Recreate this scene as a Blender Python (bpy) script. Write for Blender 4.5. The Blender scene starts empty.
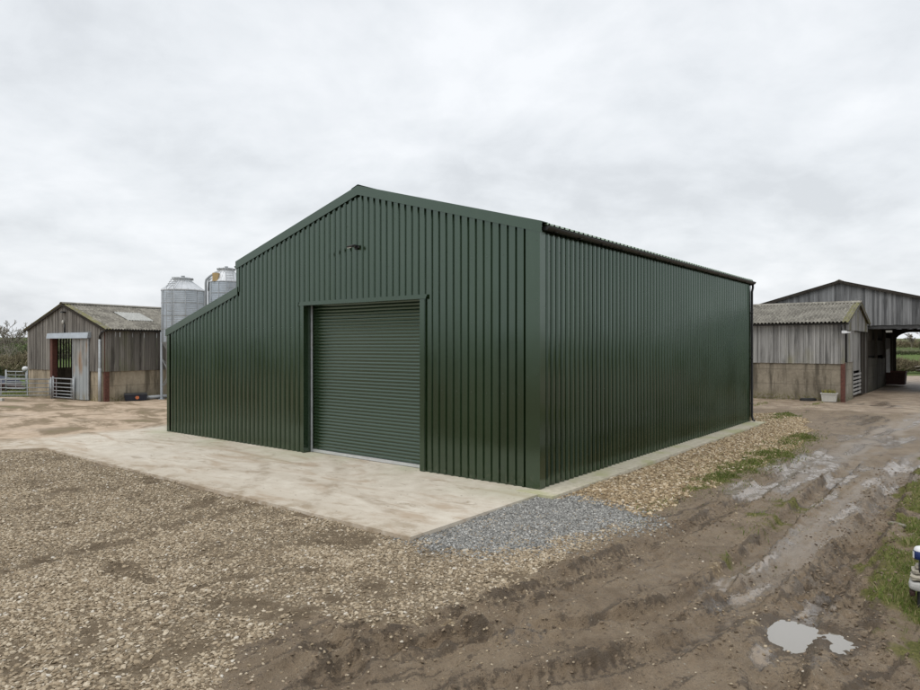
import bpy, math, random
import numpy as np
from mathutils import Vector, Matrix

R = math.radians
rnd = random.Random(7)
rng = np.random.default_rng(11)
scene = bpy.context.scene
COL = scene.collection
CAM_H, FPX = 2.7, 665.0          # camera height (m), focal length in photo pixels


def gp(px, py, z=0.0):
    """ground point seen at a photo pixel (used only to survey the site plan)"""
    y = (CAM_H - z) * FPX / (py - 345.5)
    return ((px - 460.0) / FPX * y, y)


# ------------------------------------------------------------------ helpers
class MB:
    """collects shapes, builds ONE mesh object"""

    def __init__(s):
        s.v, s.f, s.m, s.t, s.sm = [], [], [], [], []

    def face(s, idx, mat=0, tone=0.5, smooth=False):
        s.f.append(idx); s.m.append(mat); s.t.append(tone); s.sm.append(smooth)

    def poly(s, pts, mat=0, tone=0.5, smooth=False):
        b = len(s.v); s.v += [tuple(p) for p in pts]
        s.face(list(range(b, b + len(pts))), mat, tone, smooth)

    def hexa(s, c8, mat=0, tone=0.5):
        """8 corners: bottom 4 ccw then top 4 ccw"""
        b = len(s.v); s.v += [tuple(p) for p in c8]
        for q in ((3, 2, 1, 0), (4, 5, 6, 7), (0, 1, 5, 4), (1, 2, 6, 5), (2, 3, 7, 6), (3, 0, 4, 7)):
            s.face([b + i for i in q], mat, tone)

    def box(s, lo, hi, mat=0, tone=0.5):
        x0, y0, z0 = lo; x1, y1, z1 = hi
        s.hexa([(x0, y0, z0), (x1, y0, z0), (x1, y1, z0), (x0, y1, z0),
                (x0, y0, z1), (x1, y0, z1), (x1, y1, z1), (x0, y1, z1)], mat, tone)

    def bar(s, p, q, w, h, up=(0, 0, 1), mat=0, tone=0.5):
        p, q = Vector(p), Vector(q); d = (q - p).normalized()
        u = d.cross(Vector(up))
        if u.length < 1e-4: u = d.cross(Vector((0, 1, 0)))
        u.normalize(); n = u.cross(d)
        u *= w / 2; n *= h / 2
        s.hexa([p - u - n, p + u - n, q + u - n, q - u - n, p - u + n, p + u + n, q + u + n, q - u + n], mat, tone)

    def tube(s, pts, r, n=8, mat=0, tone=0.5, caps=True):
        pts = [Vector(p) for p in pts]
        rs = r if isinstance(r, (list, tuple)) else [r] * len(pts)
        b0 = len(s.v); ref = None
        for i, p in enumerate(pts):
            d = (pts[min(i + 1, len(pts) - 1)] - pts[max(i - 1, 0)])
            if d.length < 1e-9: d = Vector((0, 0, 1))
            d.normalize()
            if ref is None:
                ref = d.cross(Vector((0, 0, 1)))
                if ref.length < 1e-3: ref = Vector((1, 0, 0))
            ref = (ref - d * ref.dot(d)).normalized(); w = d.cross(ref)
            for k in range(n):
                a = 2 * math.pi * k / n
                s.v.append(tuple(p + (ref * math.cos(a) + w * math.sin(a)) * rs[i]))
        for i in range(len(pts) - 1):
            for k in range(n):
                a, b = b0 + i * n + k, b0 + i * n + (k + 1) % n
                s.face([a, b, b + n, a + n], mat, tone, True)
        if caps:
            s.face([b0 + k for k in range(n)][::-1], mat, tone)
            e = b0 + (len(pts) - 1) * n
            s.face([e + k for k in range(n)], mat, tone)

    def lathe(s, prof, n=40, c=(0, 0), mat=0, tone=0.5, smooth=True):
        b0 = len(s.v)
        for r, z in prof:
            for k in range(n):
                a = 2 * math.pi * k / n
                s.v.append((c[0] + r * math.cos(a), c[1] + r * math.sin(a), z))
        for i in range(len(prof) - 1):
            for k in range(n):
                a, b = b0 + i * n + k, b0 + i * n + (k + 1) % n
                s.face([a, b, b + n, a + n], mat, tone, smooth)

    def prism(s, prof, p, q, mat=0, tone=0.5):
        """polygon of 3d offsets swept from p to q"""
        n = len(prof); b = len(s.v); p, q = Vector(p), Vector(q)
        s.v += [tuple(p + Vector(o)) for o in prof] + [tuple(q + Vector(o)) for o in prof]
        for k in range(n):
            a, c = b + k, b + (k + 1) % n
            s.face([a, c, c + n, a + n], mat, tone)
        s.face([b + k for k in range(n)][::-1], mat, tone)
        s.face([b + n + k for k in range(n)], mat, tone)

    def build(s, name, mats, parent=None, loc=None, rz=None):
        me = bpy.data.meshes.new(name)
        me.from_pydata(s.v, [], s.f)
        mats = mats if isinstance(mats, (list, tuple)) else [mats]
        for m in mats: me.materials.append(m)
        me.polygons.foreach_set('material_index', s.m)
        me.polygons.foreach_set('use_smooth', s.sm)
        a = me.attributes.new('tone', 'FLOAT', 'FACE'); a.data.foreach_set('value', s.t)
        me.update()
        o = bpy.data.objects.new(name, me); COL.objects.link(o)
        if parent is not None: o.parent = parent
        if loc is not None: o.location = loc
        if rz is not None: o.rotation_euler = (0, 0, rz)
        return o


def tag(o, label, cat=None, group=None, kind=None):
    o['label'] = label
    if cat: o['category'] = cat
    if group: o['group'] = group
    if kind: o['kind'] = kind
    return o


def empty(name, loc, rz, label, cat, group=None):
    o = bpy.data.objects.new(name, None); COL.objects.link(o)
    o.location = loc; o.rotation_euler = (0, 0, rz); o.empty_display_size = 0.3
    return tag(o, label, cat, group)


def np_mesh(name, verts, faces, mat, smooth=False, attrs=None):
    """fast mesh from arrays; faces all of the same size"""
    me = bpy.data.meshes.new(name)
    n, k = faces.shape
    me.vertices.add(len(verts)); me.vertices.foreach_set('co', verts.astype(np.float32).ravel())
    me.loops.add(n * k); me.loops.foreach_set('vertex_index', faces.astype(np.int32).ravel())
    me.polygons.add(n); me.polygons.foreach_set('loop_start', np.arange(0, n * k, k, dtype=np.int32))
    me.polygons.foreach_set('loop_total', np.full(n, k, dtype=np.int32))
    me.polygons.foreach_set('use_smooth', np.full(n, smooth))
    for an, (dom, val) in (attrs or {}).items():
        a = me.attributes.new(an, 'FLOAT', dom); a.data.foreach_set('value', val.astype(np.float32))
    me.materials.append(mat)
    me.update(calc_edges=True)
    o = bpy.data.objects.new(name, me); COL.objects.link(o)
    return o


# ------------------------------------------------------------------ noise / plan geometry
_perm = rng.permutation(4096).astype(np.int64)
_ang = rng.random(4096) * 2 * np.pi
_gx, _gy = np.cos(_ang), np.sin(_ang)


def perlin(x, y):
    xi, yi = np.floor(x).astype(np.int64), np.floor(y).astype(np.int64)
    xf, yf = x - xi, y - yi
    u = xf * xf * xf * (xf * (xf * 6 - 15) + 10); v = yf * yf * yf * (yf * (yf * 6 - 15) + 10)

    def g(ix, iy, dx, dy):
        h = _perm[(_perm[ix & 4095] + iy) & 4095]
        return _gx[h] * dx + _gy[h] * dy
    a = g(xi, yi, xf, yf); b = g(xi + 1, yi, xf - 1, yf)
    c = g(xi, yi + 1, xf, yf - 1); d = g(xi + 1, yi + 1, xf - 1, yf - 1)
    return ((a + u * (b - a)) + v * ((c + u * (d - c)) - (a + u * (b - a)))) * 1.5


def fbm(x, y, sc, octv=4, gain=0.5):
    r = np.zeros_like(x); amp = 1.0
    for i in range(octv):
        r += amp * perlin(x * sc + 17.3 * i, y * sc - 9.1 * i); sc *= 2.03; amp *= gain
    return r


def sstep(a, b, x):
    t = np.clip((x - a) / (b - a), 0, 1); return t * t * (3 - 2 * t)


def sdf(poly, x, y):
    """signed distance to polygon, positive inside"""
    d = np.full(x.shape, 1e18); ins = np.zeros(x.shape, bool)
    n = len(poly)
    for i in range(n):
        ax, ay = poly[i]; bx, by = poly[(i + 1) % n]
        ex, ey = bx - ax, by - ay
        t = np.clip(((x - ax) * ex + (y - ay) * ey) / (ex * ex + ey * ey + 1e-12), 0, 1)
        d = np.minimum(d, (x - ax - t * ex) ** 2 + (y - ay - t * ey) ** 2)
        c = ((ay <= y) != (by <= y))
        with np.errstate(divide='ignore', invalid='ignore'):
            xx = ax + (y - ay) / (by - ay + 1e-30) * ex
        ins ^= c & (x < xx)
    d = np.sqrt(d)
    return np.where(ins, d, -d)


def pldist(pl, x, y):
    """signed lateral distance to a polyline and arc length along it"""
    best = np.full(x.shape, 1e18); sd = np.zeros(x.shape); al = np.zeros(x.shape); L = 0.0
    for (ax, ay), (bx, by) in zip(pl[:-1], pl[1:]):
        ex, ey = bx - ax, by - ay; ll = math.hypot(ex, ey)
        t = np.clip(((x - ax) * ex + (y - ay) * ey) / (ll * ll), 0, 1)
        dx, dy = x - ax - t * ex, y - ay - t * ey
        d = dx * dx + dy * dy; m = d < best
        best = np.where(m, d, best)
        sd = np.where(m, np.sqrt(d) * np.sign(ex * (y - ay) - ey * (x - ax)), sd)
        al = np.where(m, L + t * ll, al); L += ll
    return sd, al, L


def smooth_line(pts, n=26):
    """Catmull-Rom through points"""
    P = [np.array(p, float) for p in pts]; P = [2 * P[0] - P[1]] + P + [2 * P[-1] - P[-2]]
    out = []
    m = max(2, n // (len(P) - 3))
    for i in range(1, len(P) - 2):
        for k in range(m):
            t = k / m
            out.append(0.5 * ((2 * P[i]) + (P[i + 1] - P[i - 1]) * t + (2 * P[i - 1] - 5 * P[i] + 4 * P[i + 1] - P[i + 2]) * t * t
                              + (-P[i - 1] + 3 * P[i] - 3 * P[i + 1] + P[i + 2]) * t ** 3))
    out.append(P[-2])
    return [tuple(p) for p in out]


GZ = -0.06
def G(*pts): return [gp(px, py, GZ) for px, py in pts]


# main building frame: local x runs along the front (0 at the near corner, negative to the left), y along the depth
TD = Vector((525.0, 665.0)).normalized()
TH = math.atan2(-TD.x, TD.y)
C0 = Vector((*gp(539.6, 490.4), 0))
cth, sth = math.cos(TH), math.sin(TH)
def W(lx, ly): return (C0.x + lx * cth - ly * sth, C0.y + lx * sth + ly * cth)
def Lc(x, y):
    dx, dy = x - C0.x, y - C0.y
    return dx * cth + dy * sth, -dx * sth + dy * cth


BW, LW, BL = 9.70, 13.46, 14.1          # main width, width with the lean-to, length
EAVE, RIDGE = 5.02, 6.38
STEP_T, LEAN_E = 4.29, 3.20             # lean-to: top at the step, low eave
D0, D1, DH = -6.83, -2.94, 3.70         # door opening
PITCH = 0.193

# ------------------------------------------------------------------ material toolkit
class NT:
    def __init__(s, name):
        s.mat = bpy.data.materials.new(name); s.mat.use_nodes = True
        s.t = s.mat.node_tree; s.n = s.t.nodes; s.n.clear()
        s.out = s.n.new('ShaderNodeOutputMaterial')
        s.b = s.n.new('ShaderNodeBsdfPrincipled')
        s.t.links.new(s.b.outputs[0], s.out.inputs[0])
        s._o = None

    def put(s, sock, v):
        if hasattr(v, 'is_output') or isinstance(v, bpy.types.NodeSocket): s.t.links.new(v, sock)
        elif isinstance(v, (tuple, list)) and len(v) == 3 and sock.type == 'RGBA': sock.default_value = (*v, 1)
        else: sock.default_value = v

    def set(s, **k):
        names = dict(color='Base Color', rough='Roughness', metal='Metallic', spec='Specular IOR Level', normal='Normal',
                     coat='Coat Weight', coat_rough='Coat Roughness', trans='Transmission Weight', ior='IOR', alpha='Alpha')
        for a, v in k.items(): s.put(s.b.inputs[names[a]], v)

    def obj(s):
        if s._o is None:
            s._tc = s.n.new('ShaderNodeTexCoord'); s._o = s._tc.outputs['Object']
        return s._o

    def geo(s, o='Position'):
        return s.n.new('ShaderNodeNewGeometry').outputs[o]

    def map(s, vec, scale=(1, 1, 1), loc=(0, 0, 0), rot=(0, 0, 0)):
        m = s.n.new('ShaderNodeMapping'); s.put(m.inputs[0], vec)
        m.inputs['Scale'].default_value = scale; m.inputs['Location'].default_value = loc; m.inputs['Rotation'].default_value = rot
        return m.outputs[0]

    def noise(s, vec, scale, detail=4, rough=0.55, dist=0.0, col=False):
        n = s.n.new('ShaderNodeTexNoise'); s.put(n.inputs['Vector'], vec)
        n.inputs['Scale'].default_value = scale; n.inputs['Detail'].default_value = detail
        n.inputs['Roughness'].default_value = rough; n.inputs['Distortion'].default_value = dist
        return n.outputs['Color' if col else 'Fac']

    def voro(s, vec, scale, feature='F1', out='Distance', rand=1.0):
        n = s.n.new('ShaderNodeTexVoronoi'); s.put(n.inputs['Vector'], vec); n.feature = feature
        n.inputs['Scale'].default_value = scale; n.inputs['Randomness'].default_value = rand
        return n.outputs[out]

    def math(s, op, a, b=0.0, c=None, clamp=False):
        n = s.n.new('ShaderNodeMath'); n.operation = op; n.use_clamp = clamp
        s.put(n.inputs[0], a); s.put(n.inputs[1], b)
        if c is not None: s.put(n.inputs[2], c)
        return n.outputs[0]

    def ramp(s, fac, lo, hi, a=0.0, b=1.0, mode='SMOOTHSTEP'):
        n = s.n.new('ShaderNodeMapRange'); n.interpolation_type = mode
        s.put(n.inputs[0], fac)
        for i, v in ((1, lo), (2, hi), (3, a), (4, b)): s.put(n.inputs[i], v)
        return n.outputs[0]

    def mix(s, fac, a, b, mode='MIX'):
        n = s.n.new('ShaderNodeMix'); n.data_type = 'RGBA'; n.blend_type = mode
        s.put(n.inputs[0], fac); s.put(n.inputs[6], a); s.put(n.inputs[7], b)
        return n.outputs[2]

    def cramp(s, fac, stops):
        n = s.n.new('ShaderNodeValToRGB'); e = n.color_ramp.elements
        while len(e) < len(stops): e.new(0.5)
        for el, (p, c) in zip(e, stops): el.position = p; el.color = (*c, 1)
        s.put(n.inputs[0], fac); return n.outputs[0]

    def attr(s, name, kind='GEOMETRY', out='Fac'):
        n = s.n.new('ShaderNodeAttribute'); n.attribute_name = name; n.attribute_type = kind
        return n.outputs[out]

    def bump(s, h, strength=0.5, dist=0.02, normal=None):
        n = s.n.new('ShaderNodeBump'); n.inputs['Strength'].default_value = strength; n.inputs['Distance'].default_value = dist
        s.put(n.inputs['Height'], h)
        if normal is not None: s.put(n.inputs['Normal'], normal)
        return n.outputs[0]

    def sep(s, vec):
        n = s.n.new('ShaderNodeSeparateXYZ'); s.put(n.inputs[0], vec); return n.outputs

    def hsv(s, col, h=0.5, sat=1.0, val=1.0):
        n = s.n.new('ShaderNodeHueSaturation'); s.put(n.inputs['Color'], col)
        s.put(n.inputs['Hue'], h); s.put(n.inputs['Saturation'], sat); s.put(n.inputs['Value'], val); return n.outputs[0]


M = {}
def simple(name, col, rough=0.6, metal=0.0, var=0.25, sc=6.0, spec=0.5, grime=None):
    t = NT(name); o = t.obj()
    n = t.noise(o, sc, 5, 0.6); n2 = t.noise(o, sc * 7, 4, 0.6)
    f = t.math('ADD', t.math('MULTIPLY', n, 0.7), t.math('MULTIPLY', n2, 0.3))
    c = t.mix(t.ramp(f, 0.3, 0.7), tuple(v * (1 - var) for v in col), tuple(min(1, v * (1 + var)) for v in col))
    if grime: c = t.mix(t.ramp(n, 0.55, 0.75, 0, 0.7), c, grime)
    t.set(color=c, rough=t.ramp(n2, 0.3, 0.7, max(0.02, rough - 0.08), min(1, rough + 0.08)), metal=metal, spec=spec)
    M[name] = t.mat
    return t.mat


# green coated steel
def green_steel(name, base, rough, bumpy=True):
    t = NT(name); o = t.obj()
    n = t.noise(o, 0.9, 5, 0.55); n2 = t.noise(t.map(o, (9, 9, 0.7)), 1.0, 4, 0.6)
    dust = t.noise(o, 14, 5, 0.7)
    z = t.sep(o)[2]
    tn = t.attr('tone')
    c = t.mix(t.ramp(t.math('ADD', t.math('MULTIPLY', n, .6), t.math('MULTIPLY', tn, .4)), 0.25, 0.75), tuple(v * 0.84 for v in base), tuple(v * 1.16 for v in base))
    c = t.mix(t.ramp(n2, 0.56, 0.75, 0, 0.16), c, (0.035, 0.045, 0.03))
    spl = t.math('MULTIPLY', t.ramp(z, 0.0, 0.38, 1, 0), t.ramp(dust, 0.5, 0.68, 0, 0.35))   # splashed dirt near the ground
    c = t.mix(spl, c, (0.16, 0.14, 0.105))
    t.set(color=c, rough=t.math('ADD', t.ramp(n, 0.3, 0.7, rough - 0.03, rough + 0.04), t.math('MULTIPLY', tn, 0.03)), spec=0.5, ior=1.95)
    t.b.inputs['Specular Tint'].default_value = (0.78, 1.0, 0.86, 1)
    if bumpy: t.set(normal=t.bump(t.noise(t.map(o, (1, 1, 0.25)), 1.6, 2, 0.5), 0.25, 0.03))
    M[name] = t.mat
green_steel('green_cladding', (0.0075, 0.0165, 0.0042), 0.16)
green_steel('green_flashing', (0.0082, 0.0178, 0.005), 0.17)
green_steel('green_shutter', (0.0075, 0.0165, 0.0045), 0.18, False)
simple('black_plastic', (0.012, 0.012, 0.013), 0.4, var=0.2)
simple('black_rubber', (0.02, 0.02, 0.02), 0.7)
simple('galv', (0.43, 0.475, 0.52), 0.5, 0.4, 0.12, 3.0)
simple('galv_light', (0.62, 0.64, 0.66), 0.45, 0.25, 0.1, 3.0)
simple('galv_dull', (0.36, 0.38, 0.39), 0.55, 0.35, 0.22, 5.0, grime=(0.22, 0.2, 0.17))
simple('bright_steel', (0.62, 0.64, 0.65), 0.4, 0.6, 0.1)
simple('rust_red', (0.105, 0.04, 0.028), 0.8, 0, 0.35, 9)
simple('rust_dark', (0.05, 0.022, 0.016), 0.85, 0, 0.4, 8)
simple('dark_steel', (0.06, 0.06, 0.06), 0.6, 0.3)
simple('lamp_glass', (0.62, 0.58, 0.48), 0.15, 0, 0.05)
simple('white_paint', (0.48, 0.475, 0.44), 0.6, 0, 0.12, 6, grime=(0.34, 0.32, 0.26))
simple('white_plastic', (0.72, 0.73, 0.74), 0.5, 0, 0.08)
simple('navy_plastic', (0.012, 0.016, 0.03), 0.45, 0, 0.25)
simple('orange_mark', (0.55, 0.16, 0.06), 0.6, 0, 0.1)
simple('tan_paint', (0.42, 0.30, 0.14), 0.6, 0, 0.15)
simple('blue_paint', (0.012, 0.03, 0.12), 0.3, 0, 0.2)
simple('tarp_blue', (0.035, 0.042, 0.065), 0.5, 0, 0.3, 3)
simple('bark', (0.27, 0.24, 0.20), 0.95, 0, 0.35, 10)
simple('pale_stone', (0.42, 0.385, 0.31), 0.9, 0, 0.25, 12, grime=(0.28, 0.24, 0.16))
simple('grey_stone', (0.40, 0.395, 0.375), 0.85, 0, 0.2, 14, grime=(0.36, 0.35, 0.32))
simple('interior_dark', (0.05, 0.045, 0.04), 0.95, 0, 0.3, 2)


def wood(name, lo, hi, moss=None):
    t = NT(name); o = t.obj(); tone = t.attr('tone')
    comb = t.n.new('ShaderNodeCombineXYZ'); t.put(comb.inputs[0], t.math('MULTIPLY', tone, 37.0)); t.put(comb.inputs[2], t.math('MULTIPLY', tone, 91.0))
    va = t.n.new('ShaderNodeVectorMath'); va.operation = 'ADD'; t.put(va.inputs[0], o); t.put(va.inputs[1], comb.outputs[0])
    g = t.noise(t.map(va.outputs[0], (22, 22, 0.9)), 1.0, 6, 0.65)
    big = t.noise(t.map(o, (1, 1, 0.45)), 0.9, 4, 0.6)
    st = t.noise(t.map(o, (3.5, 3.5, 0.35)), 1.0, 4, 0.6)
    f = t.math('ADD', t.math('ADD', t.math('MULTIPLY', g, 0.55), t.math('MULTIPLY', tone, 0.55)), t.math('MULTIPLY', big, 0.3))
    c = t.mix(t.ramp(f, 0.42, 1.0), lo, hi)
    c = t.mix(t.ramp(st, 0.52, 0.72, 0, 0.75), c, tuple(v * 0.45 for v in lo))
    if moss: c = t.mix(t.ramp(t.noise(t.map(o, (0.55, 0.55, 0.3), (3.1, 0, 0)), 1.0, 3, 0.6), 0.55, 0.72, 0, 0.65), c, moss)
    t.set(color=c, rough=0.9, spec=0.25, normal=t.bump(g, 0.5, 0.01))
    M[name] = t.mat
wood('wood_brown', (0.088, 0.081, 0.072), (0.285, 0.268, 0.243), (0.14, 0.14, 0.085))
wood('wood_slate', (0.092, 0.094, 0.097), (0.285, 0.29, 0.295))
wood('wood_grey', (0.135, 0.132, 0.126), (0.45, 0.442, 0.425), (0.23, 0.215, 0.115))
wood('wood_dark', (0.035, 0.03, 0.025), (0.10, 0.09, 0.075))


def concrete_panel(name, lo, hi, moss, stain=0.8):
    t = NT(name); o = t.obj()
    n = t.noise(o, 0.8, 6, 0.65); n2 = t.noise(o, 9, 5, 0.7)
    st = t.noise(t.map(o, (2.2, 2.2, 0.32)), 1.0, 5, 0.65)
    z = t.sep(o)[2]
    c = t.mix(t.ramp(t.math('ADD', t.math('MULTIPLY', n, 0.7), t.math('MULTIPLY', n2, 0.3)), 0.3, 0.7), lo, hi)
    c = t.mix(t.ramp(st, 0.47, 0.66, 0, stain), c, tuple(v * 0.42 for v in lo))
    jo = t.math('ABSOLUTE', t.math('SUBTRACT', t.math('FRACT', t.math('MULTIPLY', z, 1.35)), 0.5))
    c = t.mix(t.ramp(jo, 0.475, 0.495, 0, 0.55), c, tuple(v * 0.4 for v in lo))
    c = t.mix(t.math('MULTIPLY', t.ramp(z, 0.0, 0.5, 1, 0), t.ramp(n2, 0.42, 0.62)), c, moss)
    t.set(color=c, rough=0.92, spec=0.25, normal=t.bump(n2, 0.4, 0.02))
    M[name] = t.mat
concrete_panel('concrete_tan', (0.25, 0.21, 0.15), (0.45, 0.385, 0.29), (0.15, 0.13, 0.055))
concrete_panel('concrete_grey', (0.20, 0.18, 0.145), (0.36, 0.335, 0.28), (0.12, 0.115, 0.05))
concrete_panel('concrete_stain', (0.165, 0.14, 0.105), (0.33, 0.29, 0.225), (0.12, 0.11, 0.045))
concrete_panel('concrete_shaded', (0.07, 0.066, 0.055), (0.14, 0.132, 0.11), (0.06, 0.06, 0.03))  # shade of the open barn passage put into the concrete colour


def fibre_roof():
    t = NT('fibre_cement'); o = t.obj()
    n = t.noise(o, 1.1, 6, 0.7); n2 = t.noise(o, 4.5, 6, 0.75); n3 = t.noise(o, 14, 4, 0.7)
    c = t.mix(t.ramp(n, 0.3, 0.7), (0.15, 0.14, 0.12), (0.29, 0.272, 0.235))
    c = t.mix(t.ramp(n2, 0.51, 0.62, 0, 0.85), c, (0.37, 0.355, 0.30))
    c = t.mix(t.ramp(n3, 0.53, 0.64, 0, 0.75), c, (0.075, 0.07, 0.055))
    edge = t.attr('tone')                       # mossy verge sheets carry tone > 0.8
    mo = t.math('MULTIPLY', t.ramp(edge, 0.6, 0.9), t.ramp(n2, 0.38, 0.55))
    c = t.mix(t.math('MULTIPLY', mo, 0.75), c, (0.21, 0.20, 0.075))
    t.set(color=c, rough=0.95, spec=0.2, normal=t.bump(n3, 0.4, 0.02))
    M['fibre_cement'] = t.mat
fibre_roof()
simple('rooflight', (0.40, 0.405, 0.38), 0.5, 0, 0.2, 5)


# concrete yard (object space = main building frame)
def yard_mat():
    t = NT('concrete_floor'); o = t.obj()
    x, y, z = t.sep(o)
    n = t.noise(o, 0.35, 6, 0.6); n2 = t.noise(o, 2.5, 6, 0.65); n3 = t.noise(o, 30, 4, 0.7)
    streak = t.noise(t.map(o, (0.5, 1.5, 1), (0, 0, 0), (0, 0, .25)), 1.0, 6, 0.65, 1.2)
    streak2 = t.noise(t.map(o, (1.3, 3.4, 1), (4, 2, 0), (0, 0, .12)), 1.0, 6, 0.7, 0.9)
    pale = t.mix(t.ramp(n2, 0.3, 0.7), (0.53, 0.465, 0.375), (0.66, 0.60, 0.505))
    pale = t.mix(t.ramp(n3, 0.35, 0.75, 0, 0.35), pale, (0.70, 0.65, 0.56))
    pale = t.mix(t.ramp(streak, 0.49, 0.68, 0, 0.8), pale, (0.44, 0.345, 0.25))
    pale = t.mix(t.ramp(streak2, 0.56, 0.72, 0, 0.75), pale, (0.28, 0.21, 0.135))
    for cx_, cy_, rr_ in ((-9.5, -7.0, 6.3), (-9.5, -7.0, 7.9), (-4.2, -9.0, 6.9)):
        dd = t.math('SQRT', t.math('ADD', t.math('POWER', t.math('SUBTRACT', x, cx_), 2.0), t.math('POWER', t.math('SUBTRACT', y, cy_), 2.0)))
        bd = t.ramp(t.math('ABSOLUTE', t.math('SUBTRACT', dd, rr_)), 0.05, 0.22, 1, 0)
        pale = t.mix(t.math('MULTIPLY', bd, t.ramp(n2, 0.42, 0.62, 0, 0.62)), pale, (0.32, 0.25, 0.175))
    gr = t.math('MULTIPLY', t.ramp(n, 0.42, 0.6), t.ramp(y, -1.6, -0.1, 0, 0.55))       # algae along the wall foot
    pale = t.mix(gr, pale, (0.42, 0.43, 0.29))
    pale = t.mix(t.math('MULTIPLY', t.ramp(y, -2.9, -3.75), t.ramp(n2, 0.40, 0.62, 0, 0.8)), pale, (0.34, 0.265, 0.18))
    clod = t.voro(o, 5.5); cl2 = t.noise(o, 0.8, 3, 0.5)
    pale = t.mix(t.math('MULTIPLY', t.ramp(clod, 0.13, 0.06, 0, 0.85), t.ramp(cl2, 0.46, 0.56)), pale, (0.16, 0.115, 0.075))
    tan = t.mix(t.ramp(n2, 0.3, 0.7), (0.38, 0.285, 0.20), (0.56, 0.445, 0.33))
    far = t.noise(t.map(o, (0.35, 0.6, 1)), 1.0, 8, 0.7, 0.6)
    tan = t.mix(t.ramp(far, 0.46, 0.56, 0, 0.9), tan, (0.20, 0.15, 0.09))
    tan = t.mix(t.ramp(far, 0.58, 0.66, 0, 0.7), tan, (0.16, 0.15, 0.065))
    f = t.ramp(t.math('ADD', x, t.math('MULTIPLY', t.math('SUBTRACT', n, 0.5), 3.0)), -15.7, -14.6)
    c = t.mix(f, tan, pale)
    # cast bays: shallow joints
    jx = t.math('ABSOLUTE', t.math('SUBTRACT', t.math('FRACT', t.math('MULTIPLY', t.math('ADD', x, 0.2), 1 / 4.6)), 0.5))
    wet = t.ramp(t.noise(o, 0.5, 4, 0.6), 0.5, 0.65, 0.9, 0.62)
    t.set(color=c, rough=wet, spec=0.3, normal=t.bump(t.math('ADD', n3, t.math('MULTIPLY', n2, 2.0)), 0.25, 0.012))
    M['concrete_floor'] = t.mat
    k = NT('concrete_kerb'); o = k.obj(); n = k.noise(o, 0.7, 6, 0.6); n2 = k.noise(o, 8, 5, 0.7)
    c = k.mix(k.ramp(n2, 0.3, 0.7), (0.46, 0.42, 0.32), (0.62, 0.57, 0.46))
    c = k.mix(k.ramp(n, 0.48, 0.62, 0, 0.75), c, (0.42, 0.42, 0.23))
    k.set(color=c, rough=0.9, spec=0.3, normal=k.bump(n2, 0.3, 0.01)); M['concrete_kerb'] = k.mat
yard_mat()


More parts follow.
